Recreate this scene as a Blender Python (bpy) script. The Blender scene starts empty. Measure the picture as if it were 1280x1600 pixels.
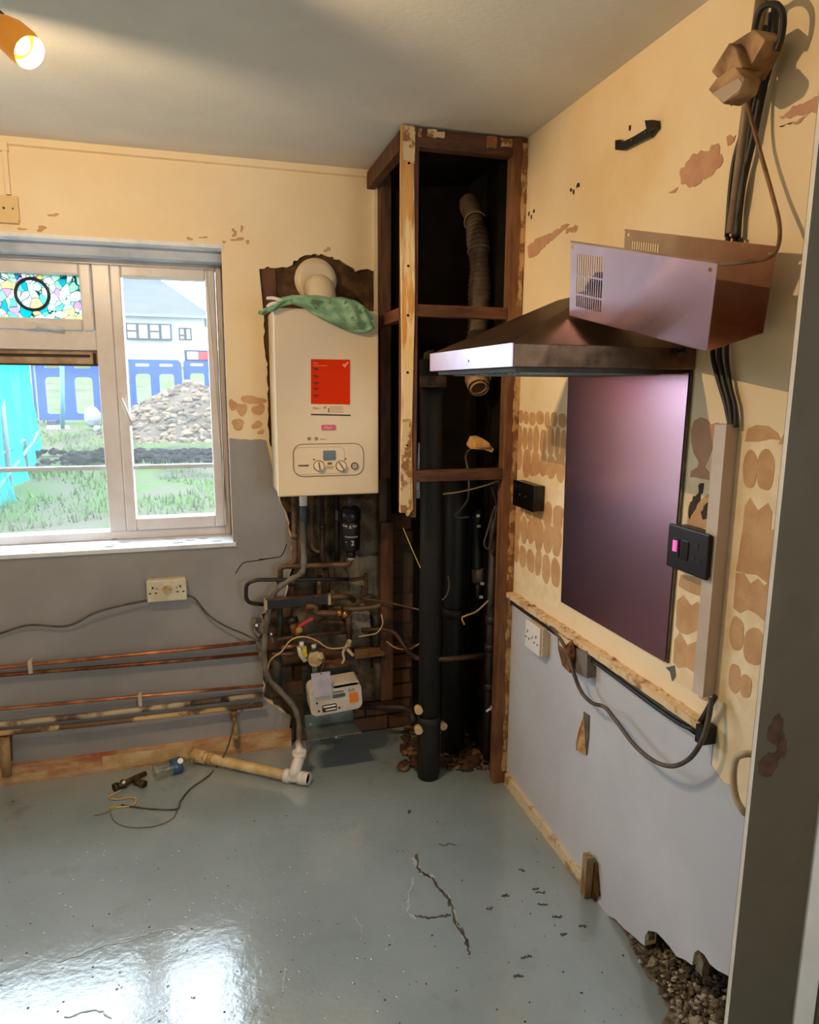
import bpy, bmesh, math, random
import numpy as np
from mathutils import Vector, Matrix, noise
from mathutils.geometry import tessellate_polygon
random.seed(7)
SC = bpy.context.scene
COL = SC.collection
PI = math.pi

# ------------------------------------------------------------------ camera, world, lights, exposure
F = 1087.28
CAMP = Vector((0, 0, 1.565))
CR = Vector((0.96004936, -0.27975574, 0.00647682))
CD = Vector((-0.04382972, -0.1731915, -0.98391242))
CF = Vector((0.27637688, 0.94432062, -0.17853401))
cd = bpy.data.cameras.new('camera'); cam = bpy.data.objects.new('camera', cd); COL.objects.link(cam)
cd.sensor_fit = 'HORIZONTAL'; cd.sensor_width = 36; cd.lens = 36 * F / 1280; cd.clip_start = .02; cd.clip_end = 400
mw = Matrix.Identity(4)
for i in range(3):
    mw[i][0] = CR[i]; mw[i][1] = -CD[i]; mw[i][2] = -CF[i]; mw[i][3] = CAMP[i]
cam.matrix_world = mw
SC.camera = cam
SC.view_settings.view_transform = 'Standard'; SC.view_settings.look = 'None'
SC.view_settings.gamma = 1; SC.view_settings.use_curve_mapping = False
SC.view_settings.exposure = 0.0
W = bpy.data.worlds.new('overcast_sky'); SC.world = W; W.use_nodes = True
bgn = W.node_tree.nodes['Background']; bgn.inputs[0].default_value = (.76, .90, 1.0, 1); bgn.inputs[1].default_value = 11.0
LAMP_POWER = 34
LAMP_COLOR = (1.0, .70, .39)
LAMP_POS = Vector((-.315, 1.62, 2.165))

def ray(u, v): return CR * ((u - 640) / F) + CD * ((v - 800) / F) + CF
def onX(u, v, x): d = ray(u, v); return CAMP + d * (x / d.x)
def onY(u, v, y): d = ray(u, v); return CAMP + d * (y / d.y)
def onZ(u, v, z): d = ray(u, v); return CAMP + d * ((z - CAMP.z) / d.z)
def L(c):
    def f(x):
        x /= 255.
        return x / 12.92 if x <= .04045 else ((x + .055) / 1.055) ** 2.4
    return (f(c[0]), f(c[1]), f(c[2]), 1)

# ------------------------------------------------------------------ materials
MC = {}
def mat(name, c1, c2=None, sc=8, rough=.6, metal=0, bump=0, bsc=None, lo=.4, hi=.6, c3=None, sc3=2, lo3=.55, hi3=.7, emit=None, es=0, spec=None, stretch=None, alpha=None, trans=0, aniso=0, rvar=0):
    if name in MC: return MC[name]
    m = bpy.data.materials.new(name); m.use_nodes = True; nt = m.node_tree; N = nt.nodes; K = nt.links
    b = N['Principled BSDF']; b.inputs['Roughness'].default_value = rough; b.inputs['Metallic'].default_value = metal
    b.inputs['Base Color'].default_value = L(c1)
    if spec is not None: b.inputs['Specular IOR Level'].default_value = spec
    if aniso: b.inputs['Anisotropic'].default_value = aniso
    geo = N.new('ShaderNodeNewGeometry'); src = geo.outputs['Position']
    if stretch:
        mp = N.new('ShaderNodeMapping'); mp.inputs['Scale'].default_value = stretch; K.new(src, mp.inputs[0]); src = mp.outputs[0]
    def nz(s, det=6):
        n = N.new('ShaderNodeTexNoise'); n.inputs['Scale'].default_value = s; n.inputs['Detail'].default_value = det
        n.inputs['Roughness'].default_value = .6
        K.new(src, n.inputs['Vector']); return n.outputs['Fac']
    out = None
    def mixc(prev, pc, col, s, a, z):
        r = N.new('ShaderNodeMapRange'); r.inputs[1].default_value = a; r.inputs[2].default_value = z; K.new(nz(s), r.inputs[0])
        x = N.new('ShaderNodeMix'); x.data_type = 'RGBA'; K.new(r.outputs[0], x.inputs[0])
        if prev is None: x.inputs[6].default_value = pc
        else: K.new(prev, x.inputs[6])
        x.inputs[7].default_value = col
        return x.outputs[2]
    if c2: out = mixc(None, L(c1), L(c2), sc, lo, hi)
    if c3: out = mixc(out, L(c1), L(c3), sc3, lo3, hi3)
    if out: K.new(out, b.inputs['Base Color'])
    if rvar:
        r = N.new('ShaderNodeMapRange'); r.inputs[1].default_value = .3; r.inputs[2].default_value = .7
        r.inputs[3].default_value = max(rough - rvar, .02); r.inputs[4].default_value = rough + rvar
        K.new(nz(sc * 1.7), r.inputs[0]); K.new(r.outputs[0], b.inputs['Roughness'])
    if bump:
        bn = N.new('ShaderNodeBump'); bn.inputs['Strength'].default_value = bump; bn.inputs['Distance'].default_value = .01
        K.new(nz(bsc or sc * 4, 4), bn.inputs['Height']); K.new(bn.outputs[0], b.inputs['Normal'])
    if emit: b.inputs['Emission Color'].default_value = L(emit); b.inputs['Emission Strength'].default_value = es
    if alpha is not None: b.inputs['Alpha'].default_value = alpha
    if trans: b.inputs['Transmission Weight'].default_value = trans
    MC[name] = m; return m

cream = mat('cream_wall_paint', (245, 226, 192), (240, 217, 178), 2.2, .55, bump=.10, bsc=40, c3=(230, 198, 144), sc3=1.3, lo3=.56, hi3=.75)
greyp = mat('grey_wall_paint', (162, 158, 158), (151, 147, 147), 3, .5, bump=.10, bsc=30)
greyr = mat('pale_grey_wall_paint', (206, 210, 224), (196, 200, 214), 3, .5, bump=.06, bsc=30)
ceilm = mat('ceiling_paint', (222, 221, 214), (214, 213, 206), 2.5, .7, bump=.08, bsc=60)
bare = mat('bare_plaster', (212, 170, 124), (198, 152, 108), 14, .8, bump=.15, bsc=60)
barepk = mat('bare_plaster_pinkish', (204, 158, 130), (192, 142, 114), 14, .8, bump=.15, bsc=60)
adhes = mat('adhesive_residue', (236, 214, 176), (226, 198, 150), 20, .7, bump=.2, bsc=50)
brownm = mat('rough_brown_render', (104, 76, 44), (70, 48, 28), 18, .9, bump=.6, bsc=60, c3=(52, 36, 24), sc3=6)
nearblack = mat('near_black_lining', (30, 24, 20), (20, 16, 14), 8, .95, bump=.3, bsc=30, spec=.1)  # near-black lining for the shaft and the wall-foot cavity
dark = mat('shadow_gap', (16, 13, 12), rough=.95, spec=.1)
timber = mat('old_timber', (104, 66, 42), (72, 44, 28), 5, .75, bump=.3, bsc=30, stretch=(6, 6, 1), c3=(58, 30, 18), sc3=3)
timberh = mat('old_timber_rail', (104, 66, 42), (72, 44, 28), 5, .75, bump=.3, bsc=30, stretch=(1, 6, 6), c3=(58, 30, 18), sc3=3)
timberl = mat('pale_timber', (212, 164, 96), (188, 132, 66), 4, .7, bump=.3, bsc=24, stretch=(8, 8, 1), c3=(232, 206, 160), sc3=2.2, lo3=.5, hi3=.56)
peel = mat('flaking_paint', (214, 190, 146), (150, 104, 60), 18, .8, lo=.5, hi=.56, bump=.3)
upvc = mat('window_plastic', (236, 230, 228), (226, 216, 210), 5, .3, c3=(176, 150, 126), sc3=3, lo3=.62, hi3=.8)
whitep = mat('white_plastic', (232, 226, 220), (222, 214, 206), 6, .35)
sillm = mat('window_sill_paint', (236, 238, 244), (206, 210, 220), 8, .5, bump=.2, lo=.5, hi=.7)
revl = mat('reveal_paint', (196, 206, 218), (170, 182, 196), 6, .6)
blackp = mat('black_plastic', (18, 16, 18), (26, 22, 24), 20, .35)
steel = mat('brushed_steel', (206, 178, 196), (192, 162, 182), 3, .3, metal=1, aniso=.5, rvar=.05)  # violet tint of reflected daylight is put into the base colour
steelp = mat('splashback_steel', (208, 164, 186), rough=.25, metal=1)  # pink tint of the window's reflection is put into this base colour
steeld = mat('greasy_steel', (132, 104, 84), (96, 74, 58), 7, .42, metal=.9, c3=(74, 56, 44), sc3=12, rvar=.1)
galv = mat('galvanised_steel', (130, 138, 132), (104, 108, 102), 14, .45, metal=.7)
copper = mat('dirty_copper', (222, 146, 104), (150, 92, 62), 9, .35, metal=.6, c3=(150, 128, 104), sc3=5, lo3=.58, hi3=.64)
brownpipe = mat('tarnished_brown_pipe', (118, 88, 64), (78, 56, 42), 14, .55, metal=.35, c3=(116, 92, 70), sc3=9)
blackpipe = mat('black_painted_pipe', (26, 24, 26), (38, 32, 30), 10, .45)
ironp = mat('black_cast_iron', (11, 11, 14), (20, 15, 13), 6, .62, bump=.1)
greyhose = mat('grey_hose', (122, 116, 108), (92, 82, 70), 12, .6)
wastep = mat('cream_waste_pipe', (228, 206, 160), (204, 168, 112), 12, .45)
cabg = mat('grey_cable', (92, 86, 78), (70, 60, 50), 20, .5)
cabd = mat('dark_cable', (44, 40, 38), (30, 27, 26), 20, .5)
cabc = mat('cream_cable', (206, 176, 124), (182, 150, 100), 20, .5)
brass = mat('brass', (186, 142, 76), (140, 98, 50), 12, .35, metal=.8)
foil = mat('dusty_flexible_duct', (120, 100, 80), (92, 74, 58), 12, .7, metal=.1, bump=.3)
rubblem = mat('rubble', (142, 132, 116), (104, 90, 74), 30, .9, bump=.5)
olive = mat('olive_grey_gloss_paint', (92, 82, 66), (84, 74, 58), 3, .55, c3=(78, 70, 54), sc3=5, bump=.08)

def brickmat():
    m = bpy.data.materials.new('dark_brick'); m.use_nodes = True; N = m.node_tree.nodes; K = m.node_tree.links
    b = N['Principled BSDF']; b.inputs['Roughness'].default_value = .9
    g = N.new('ShaderNodeNewGeometry'); s = N.new('ShaderNodeSeparateXYZ'); c = N.new('ShaderNodeCombineXYZ')
    K.new(g.outputs['Position'], s.inputs[0]); K.new(s.outputs[0], c.inputs[0]); K.new(s.outputs[2], c.inputs[1])
    t = N.new('ShaderNodeTexBrick'); t.inputs['Scale'].default_value = 1; t.inputs['Brick Width'].default_value = .215
    t.inputs['Row Height'].default_value = .072; t.inputs['Mortar Size'].default_value = .006
    t.inputs['Color1'].default_value = L((124, 82, 56)); t.inputs['Color2'].default_value = L((98, 64, 44)); t.inputs['Mortar'].default_value = L((40, 32, 28))
    K.new(c.outputs[0], t.inputs[0])
    n = N.new('ShaderNodeTexNoise'); n.inputs['Scale'].default_value = 5; K.new(g.outputs['Position'], n.inputs['Vector'])
    r = N.new('ShaderNodeMapRange'); r.inputs[1].default_value = .45; r.inputs[2].default_value = .62; K.new(n.outputs[0], r.inputs[0])
    x = N.new('ShaderNodeMix'); x.data_type = 'RGBA'; K.new(r.outputs[0], x.inputs[0]); K.new(t.outputs[0], x.inputs[6]); x.inputs[7].default_value = L((78, 68, 58))
    K.new(x.outputs[2], b.inputs['Base Color'])
    bp = N.new('ShaderNodeBump'); bp.inputs['Strength'].default_value = .8; bp.inputs['Distance'].default_value = .01
    K.new(t.outputs['Fac'], bp.inputs['Height']); bp.invert = True; K.new(bp.outputs[0], b.inputs['Normal'])
    return m
brick = brickmat()

def floormat():
    m = bpy.data.materials.new('glossy_grey_floor_paint'); m.use_nodes = True; N = m.node_tree.nodes; K = m.node_tree.links
    b = N['Principled BSDF']; g = N.new('ShaderNodeNewGeometry'); P = g.outputs['Position']
    def nz(s, d=6, r=.6):
        n = N.new('ShaderNodeTexNoise'); n.inputs['Scale'].default_value = s; n.inputs['Detail'].default_value = d; n.inputs['Roughness'].default_value = r
        K.new(P, n.inputs['Vector']); return n.outputs[0]
    def rng(o, a, z, c=0, d=1):
        r = N.new('ShaderNodeMapRange'); r.inputs[1].default_value = a; r.inputs[2].default_value = z; r.inputs[3].default_value = c; r.inputs[4].default_value = d
        K.new(o, r.inputs[0]); return r.outputs[0]
    def mix(f, a, c):
        x = N.new('ShaderNodeMix'); x.data_type = 'RGBA'; K.new(f, x.inputs[0])
        if isinstance(a, tuple): x.inputs[6].default_value = a
        else: K.new(a, x.inputs[6])
        x.inputs[7].default_value = c; return x.outputs[2]
    c = mix(rng(nz(1.6), .4, .65), L((152, 166, 172)), L((138, 152, 158)))
    c = mix(rng(nz(5, 8), .6, .74, 0, .6), c, L((120, 116, 104)))
    c = mix(rng(nz(60, 2), .72, .78), c, L((90, 84, 74)))
    K.new(c, b.inputs['Base Color'])
    K.new(rng(nz(4), .35, .7, .10, .2), b.inputs['Roughness'])
    b.inputs['Coat Weight'].default_value = 1.0; b.inputs['Coat Roughness'].default_value = .10; b.inputs['Coat IOR'].default_value = 1.85
    b1 = N.new('ShaderNodeBump'); b1.inputs['Strength'].default_value = .09; b1.inputs['Distance'].default_value = .02; K.new(nz(7, 3), b1.inputs['Height'])
    b2 = N.new('ShaderNodeBump'); b2.inputs['Strength'].default_value = .13; b2.inputs['Distance'].default_value = .004; K.new(nz(70, 4), b2.inputs['Height'])
    K.new(b1.outputs[0], b2.inputs['Normal'])
    v = N.new('ShaderNodeTexVoronoi'); v.inputs['Scale'].default_value = 28; K.new(P, v.inputs['Vector'])
    b3 = N.new('ShaderNodeBump'); b3.inputs['Strength'].default_value = .5; b3.inputs['Distance'].default_value = .003; K.new(rng(v.outputs['Distance'], .0, .12), b3.inputs['Height'])
    K.new(b2.outputs[0], b3.inputs['Normal']); K.new(b3.outputs[0], b.inputs['Normal']); K.new(b3.outputs[0], b.inputs['Coat Normal'])
    return m

def glassmat(name, tint=(1, 1, 1, 1), gl=.08, haze=None):
    m = bpy.data.materials.new(name); m.use_nodes = True; N = m.node_tree.nodes; K = m.node_tree.links
    N.clear(); o = N.new('ShaderNodeOutputMaterial'); t = N.new('ShaderNodeBsdfTransparent'); t.inputs[0].default_value = tint
    g = N.new('ShaderNodeBsdfGlossy'); g.inputs['Roughness'].default_value = .03
    x = N.new('ShaderNodeMixShader'); x.inputs[0].default_value = gl; K.new(t.outputs[0], x.inputs[1]); K.new(g.outputs[0], x.inputs[2])
    last = x.outputs[0]
    if haze:
        d = N.new('ShaderNodeBsdfTranslucent'); d.inputs[0].default_value = (.9, .95, 1, 1)
        y = N.new('ShaderNodeMixShader'); y.inputs[0].default_value = haze; K.new(last, y.inputs[1]); K.new(d.outputs[0], y.inputs[2]); last = y.outputs[0]
    K.new(last, o.inputs[0]); return m
glass = glassmat('window_glass', (.97, .985, 1, 1), .05, .02)

def stainedmat():
    m = bpy.data.materials.new('stained_glass_film'); m.use_nodes = True; N = m.node_tree.nodes; K = m.node_tree.links
    N.clear(); o = N.new('ShaderNodeOutputMaterial'); g = N.new('ShaderNodeNewGeometry')
    mp = N.new('ShaderNodeMapping'); mp.inputs['Scale'].default_value = (1, .001, 1); K.new(g.outputs['Position'], mp.inputs[0])
    n = N.new('ShaderNodeTexNoise'); n.inputs['Scale'].default_value = 9; K.new(mp.outputs[0], n.inputs['Vector'])
    vm = N.new('ShaderNodeVectorMath'); vm.operation = 'MULTIPLY_ADD'; vm.inputs[1].default_value = (.07, 0, .07); K.new(n.outputs['Color'], vm.inputs[0]); K.new(mp.outputs[0], vm.inputs[2])
    def vor(feat, s):
        v = N.new('ShaderNodeTexVoronoi'); v.feature = feat; v.inputs['Scale'].default_value = s; K.new(vm.outputs[0], v.inputs['Vector']); return v
    v1 = vor('F1', 36); e = vor('DISTANCE_TO_EDGE', 36)
    sp = N.new('ShaderNodeSeparateColor'); K.new(v1.outputs['Color'], sp.inputs[0])
    cr = N.new('ShaderNodeValToRGB'); cr.color_ramp.interpolation = 'CONSTANT'; el = cr.color_ramp.elements
    cols = [(0, 0), (0, 0), (.34, (.55, .7, .62)), (.46, (.8, .6, .35)), (.53, (.25, .55, .52)), (.62, (.7, .38, .62)), (.70, (.75, .75, .72)), (.86, (.4, .6, .45))]
    el[0].position = 0; el[0].color = (.75, .78, .78, 1); el[1].position = .22; el[1].color = (.04, .42, .5, 1)
    for p, c in cols[2:]:
        q = el.new(p); q.color = (*c, 1)
    K.new(sp.outputs[0], cr.inputs[0])
    lt = N.new('ShaderNodeMath'); lt.operation = 'LESS_THAN'; lt.inputs[1].default_value = .035; K.new(e.outputs['Distance'], lt.inputs[0])
    x = N.new('ShaderNodeMix'); x.data_type = 'RGBA'; K.new(lt.outputs[0], x.inputs[0]); K.new(cr.outputs[0], x.inputs[6]); x.inputs[7].default_value = (.03, .12, .1, 1)
    tl = N.new('ShaderNodeBsdfTranslucent'); tr = N.new('ShaderNodeBsdfTransparent'); K.new(x.outputs[2], tl.inputs[0]); K.new(x.outputs[2], tr.inputs[0])
    ms = N.new('ShaderNodeMixShader'); ms.inputs[0].default_value = .35; K.new(tl.outputs[0], ms.inputs[1]); K.new(tr.outputs[0], ms.inputs[2]); K.new(ms.outputs[0], o.inputs[0])
    return m

# ------------------------------------------------------------------ mesh builder
def rnd(a, b): return random.uniform(a, b)
def smooth_path(pts, n=8):
    pts = [Vector(p) for p in pts]
    if len(pts) < 3: return pts
    P = [pts[0] * 2 - pts[1]] + pts + [pts[-1] * 2 - pts[-2]]; out = []
    for i in range(1, len(P) - 2):
        a, b, c, d = P[i - 1], P[i], P[i + 1], P[i + 2]
        for k in range(n):
            t = k / n
            out.append(.5 * ((2 * b) + (c - a) * t + (2 * a - 5 * b + 4 * c - d) * t * t + (3 * b - a - 3 * c + d) * t ** 3))
    out.append(pts[-1]); return out
def bend(pts, r=.025, n=5):
    """polyline with rounded corners, the way pipe is bent"""
    pts = [Vector(p) for p in pts]; out = [pts[0]]
    for i in range(1, len(pts) - 1):
        a, b, c = pts[i - 1], pts[i], pts[i + 1]
        k = min(r, (a - b).length * .45, (c - b).length * .45)
        p = b + (a - b).normalized() * k; q = b + (c - b).normalized() * k
        for j in range(n + 1):
            t = j / n; out.append(p * (1 - t) ** 2 + b * 2 * t * (1 - t) + q * t * t)
    out.append(pts[-1]); return out
class MB:
    def __init__(s): s.bm = bmesh.new(); s.mi = 0
    def face(s, vs):
        try: f = s.bm.faces.new(vs); f.material_index = s.mi; return f
        except ValueError: return None
    def box(s, a, b):
        a = Vector(a); b = Vector(b)
        lo = Vector(map(min, a, b)); hi = Vector(map(max, a, b))
        return s.hexa([(lo.x, lo.y, lo.z), (hi.x, lo.y, lo.z), (hi.x, hi.y, lo.z), (lo.x, hi.y, lo.z), (lo.x, lo.y, hi.z), (hi.x, lo.y, hi.z), (hi.x, hi.y, hi.z), (lo.x, hi.y, hi.z)])
    def hexa(s, c):
        v = [s.bm.verts.new(p) for p in c]
        for q in ((0, 3, 2, 1), (4, 5, 6, 7), (0, 1, 5, 4), (1, 2, 6, 5), (2, 3, 7, 6), (3, 0, 4, 7)): s.face([v[i] for i in q])
        return s
    def obox(s, c, X, Y, Z):
        c, X, Y, Z = map(Vector, (c, X, Y, Z)); X = X / 2; Y = Y / 2; Z = Z / 2
        return s.hexa([c - X - Y - Z, c + X - Y - Z, c + X + Y - Z, c - X + Y - Z, c - X - Y + Z, c + X - Y + Z, c + X + Y + Z, c - X + Y + Z])
    def bar(s, p, q, w, h, up=(0, 0, 1)):
        p = Vector(p); q = Vector(q); d = q - p; u = Vector(up); sd = d.cross(u).normalized(); u2 = sd.cross(d).normalized()
        return s.obox((p + q) / 2, d, sd * w, u2 * h)
    def tube(s, path, r, seg=12, cap=True, close=False):
        path = [Vector(p) for p in path]; n = len(path); rings = []; prev = None
        for i, p in enumerate(path):
            t = (path[min(i + 1, n - 1)] - path[max(i - 1, 0)])
            if t.length < 1e-9: t = Vector((0, 0, 1))
            t.normalize()
            if prev is None:
                a = Vector((0, 0, 1)) if abs(t.z) < .9 else Vector((1, 0, 0)); nrm = t.cross(a).normalized()
            else:
                nrm = prev - t * prev.dot(t)
                if nrm.length < 1e-6: nrm = t.orthogonal()
                nrm.normalize()
            prev = nrm; bn = t.cross(nrm); rr = r(i / (n - 1)) if callable(r) else r
            rings.append([s.bm.verts.new(p + nrm * math.cos(2 * PI * k / seg) * rr + bn * math.sin(2 * PI * k / seg) * rr) for k in range(seg)])
        for a, b in zip(rings, rings[1:]):
            for k in range(seg):
                f = s.face([a[k], a[(k + 1) % seg], b[(k + 1) % seg], b[k]])
                if f: f.smooth = True
        if cap: s.face(rings[0][::-1]); s.face(rings[-1])
        return s
    def cyl(s, p, q, r, seg=20, r2=None):
        r2 = r if r2 is None else r2
        return s.tube([p, q], (lambda t: r + (r2 - r) * t), seg)
    def ring(s, c, axis, R, r, seg=32, rs=8):
        c = Vector(c); a = Vector(axis).normalized(); u = a.orthogonal().normalized(); w = a.cross(u)
        rings = []
        for i in range(seg):
            th = 2 * PI * i / seg; d = u * math.cos(th) + w * math.sin(th)
            rings.append([s.bm.verts.new(c + d * (R + r * math.cos(2 * PI * k / rs)) + a * r * math.sin(2 * PI * k / rs)) for k in range(rs)])
        for i in range(seg):
            A = rings[i]; B = rings[(i + 1) % seg]
            for k in range(rs):
                f = s.face([A[k], B[k], B[(k + 1) % rs], A[(k + 1) % rs]])
                if f: f.smooth = True
        return s
    def plate(s, loops, ext):
        ext = Vector(ext); loops = [[Vector(p) for p in l] for l in loops]
        flat = [p for l in loops for p in l]
        tris = tessellate_polygon(loops)
        A = [s.bm.verts.new(p) for p in flat]; B = [s.bm.verts.new(p + ext) for p in flat]
        for t in tris:
            s.face([A[i] for i in t]); s.face([B[i] for i in reversed(t)])
        k = 0
        for l in loops:
            n = len(l)
            for i in range(n): s.face([A[k + i], A[k + (i + 1) % n], B[k + (i + 1) % n], B[k + i]])
            k += n
        return s
    def blob(s, c, r, sub=1, jit=.25, sq=(1, 1, 1)):
        g = bmesh.ops.create_icosphere(s.bm, subdivisions=sub, radius=1)['verts']
        c = Vector(c); rx = Matrix.Rotation(rnd(0, 6), 3, 'X') @ Matrix.Rotation(rnd(0, 6), 3, 'Z')
        for v in g:
            p = rx @ v.co; p = Vector((p.x * sq[0], p.y * sq[1], p.z * sq[2])) * r * (1 + rnd(-jit, jit)); v.co = p + c
        for f in {f for v in g for f in v.link_faces}: f.material_index = s.mi
        return s
    def text(s, txt, org, ex, ey, size, depth=.0006):
        cu = bpy.data.curves.new('t', 'FONT'); cu.body = txt; cu.size = 1; o = bpy.data.objects.new('t', cu)
        me = bpy.data.meshes.new_from_object(o); org = Vector(org); ex = Vector(ex).normalized(); ey = Vector(ey).normalized()
        vs = [s.bm.verts.new(org + ex * v.co.x * size + ey * v.co.y * size + ex.cross(ey) * depth) for v in me.vertices]
        for p in me.polygons: s.face([vs[i] for i in p.vertices])
        bpy.data.objects.remove(o); bpy.data.curves.remove(cu); bpy.data.meshes.remove(me); return s
    def obj(s, name, mats, parent=None, bevel=0, base=None, norm=True):
        if norm: bmesh.ops.recalc_face_normals(s.bm, faces=s.bm.faces[:])
        me = bpy.data.meshes.new(name)
        if parent is not None: o0 = Vector(parent['_o'])
        elif base is not None: o0 = Vector(base)
        else:
            cs = [v.co for v in s.bm.verts]
            o0 = Vector(((min(c.x for c in cs) + max(c.x for c in cs)) / 2, (min(c.y for c in cs) + max(c.y for c in cs)) / 2, min(c.z for c in cs)))
        for v in s.bm.verts: v.co = v.co - o0
        s.bm.to_mesh(me); s.bm.free()
        if not isinstance(mats, (list, tuple)): mats = [mats]
        for m in mats: me.materials.append(m)
        o = bpy.data.objects.new(name, me); COL.objects.link(o); o['_o'] = tuple(o0)
        if parent is not None: o.parent = parent
        else: o.location = o0
        if bevel:
            b = o.modifiers.new('bevel', 'BEVEL'); b.width = bevel; b.segments = 2; b.limit_method = 'ANGLE'; b.angle_limit = .7
        return o
def tag(o, label, cat, group=None, kind=None):
    o['label'] = label; o['category'] = cat
    if group: o['group'] = group
    if kind: o['kind'] = kind
    return o
def empty(name, loc, label, cat, group=None):
    o = bpy.data.objects.new(name, None); COL.objects.link(o); o.location = loc; o['_o'] = tuple(loc); o.empty_display_size = .05
    return tag(o, label, cat, group)
def struct(o): o['kind'] = 'structure'; return o
def ydir(pts, y): return [onY(u, v, y) for u, v in pts]
def xdir(pts, x): return [onX(u, v, x) for u, v in pts]
def zdir(pts, z): return [onZ(u, v, z) for u, v in pts]
def jag(loop, step=.02, amp=.006, plane='xz', closed=True, skip=None):
    out = []; n = len(loop)
    for i in range(n if closed else n - 1):
        a = Vector(loop[i]); b = Vector(loop[(i + 1) % n]); out.append(a)
        if skip and skip(a, b): continue
        k = int((b - a).length / step)
        for j in range(1, k):
            p = a.lerp(b, j / k); q = Vector((rnd(-amp, amp), rnd(-amp, amp), rnd(-amp, amp)))
            if plane == 'xz': q.y = 0
            if plane == 'yz': q.x = 0
            if plane == 'xy': q.z = 0
            out.append(p + q)
    if not closed: out.append(Vector(loop[-1]))
    return out
def rrect(c, ex, ey, w, h, r, n=5):
    c = Vector(c); ex = Vector(ex); ey = Vector(ey); out = []
    for sx, sy, a0 in ((1, 1, 0), (-1, 1, 90), (-1, -1, 180), (1, -1, 270)):
        for k in range(n + 1):
            a = math.radians(a0 + 90 * k / n)
            out.append(c + ex * (sx * (w / 2 - r) + r * math.cos(a)) + ey * (sy * (h / 2 - r) + r * math.sin(a)))
    return out
def disc(c, ex, ey, r, n=24): return [Vector(c) + Vector(ex) * r * math.cos(2 * PI * k / n) + Vector(ey) * r * math.sin(2 * PI * k / n) for k in range(n)]
EX, EY, EZ = Vector((1, 0, 0)), Vector((0, 1, 0)), Vector((0, 0, 1))
YB, XR, ZC = 2.88, 1.10, 2.40     # back wall, right wall, ceiling

# ================================================================== THE SETTING
# ---- floor with cracks and peeled seams as its own raised/chipped lines
m = MB(); m.box((-2.3, -1.3, -.1), (1.8, 3.1, 0))
m.mi = 1
def ribbon(m, pts, w, z0=0, h=.0015, jit=.004):
    P = smooth_path(zdir(pts, 0), 6)
    Lf, Rt = [], []
    for i, p in enumerate(P):
        t = (P[min(i + 1, len(P) - 1)] - P[max(i - 1, 0)]).normalized(); n = Vector((-t.y, t.x, 0)); ww = w * rnd(.3, 1.0); o = n * rnd(-jit, jit)
        Lf.append(p + n * ww / 2 + o); Rt.append(p - n * ww / 2 + o)
    for i in range(len(P) - 1): m.plate([[Lf[i], Lf[i + 1], Rt[i + 1], Rt[i]]], (0, 0, h))
ribbon(m, [(652, 1335), (655, 1360), (672, 1370), (690, 1392), (703, 1410), (712, 1440), (728, 1470), (734, 1492)], .014)
ribbon(m, [(648, 1432), (668, 1434), (690, 1432), (705, 1430)], .010)
ribbon(m, [(1300, 1300), (1305, 1310)], .004)
m.mi = 2
ribbon(m, [(646, 1340), (652, 1352), (664, 1366), (680, 1372)], .022)
ribbon(m, [(646, 1372), (640, 1395), (638, 1425), (650, 1436)], .009)
ribbon(m, [(700, 1398), (707, 1420), (718, 1450), (730, 1474)], .008)
ribbon(m, [(90, 1505), (130, 1490), (170, 1476), (205, 1470), (240, 1456), (275, 1452)], .008)
ribbon(m, [(444, 1508), (446, 1525), (440, 1550), (436, 1558)], .007)
ribbon(m, [(100, 1590), (150, 1580), (175, 1590)], .006)
ribbon(m, [(555, 1432), (566, 1450), (562, 1472)], .002)
m.mi = 1
for u, v, w in ((845, 1395, 16), (848, 1412, 14), (870, 1432, 16), (822, 1495, 18), (810, 1525, 14), (790, 1400, 10), (880, 1460, 10), (640, 1268, 5), (838, 1390, 9), (700, 1320, 26), (910, 1448, 8), (815, 1360, 10), (765, 1420, 10)):
    p = [(u + rnd(-1, 1) + k * w / 4 - w / 2, v + rnd(-2, 2)) for k in range(5)]
    ribbon(m, p, .006)
for _ in range(110):
    c = onZ(rnd(0, 1000), rnd(1240, 1600), 0); r = rnd(.0015, .004)
    m.plate([[c + Vector((math.cos(a) * r * rnd(.6, 1.3), math.sin(a) * r * rnd(.6, 1.3), 0)) for a in (0, 1.2, 2.5, 3.8, 5.1)]], (0, 0, .001))
fm = floormat()
chipd = mat('floor_chip', (84, 78, 70), (60, 54, 48), 30, .8)
chipl = mat('floor_paint_ridge', (178, 184, 186), (150, 156, 158), 30, .3)
struct(m.obj('floor', [fm, chipd, chipl], base=(0, 0, -.1)))
m = MB(); m.box((-2.3, -1.3, ZC), (1.8, 3.16, ZC + .1)); struct(m.obj('ceiling', ceilm))

# ---- window geometry first (frame plane)
YF = 3.05
wx1 = .088; wx0 = -1.95; wz0 = .925; wz1 = 2.086
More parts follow.
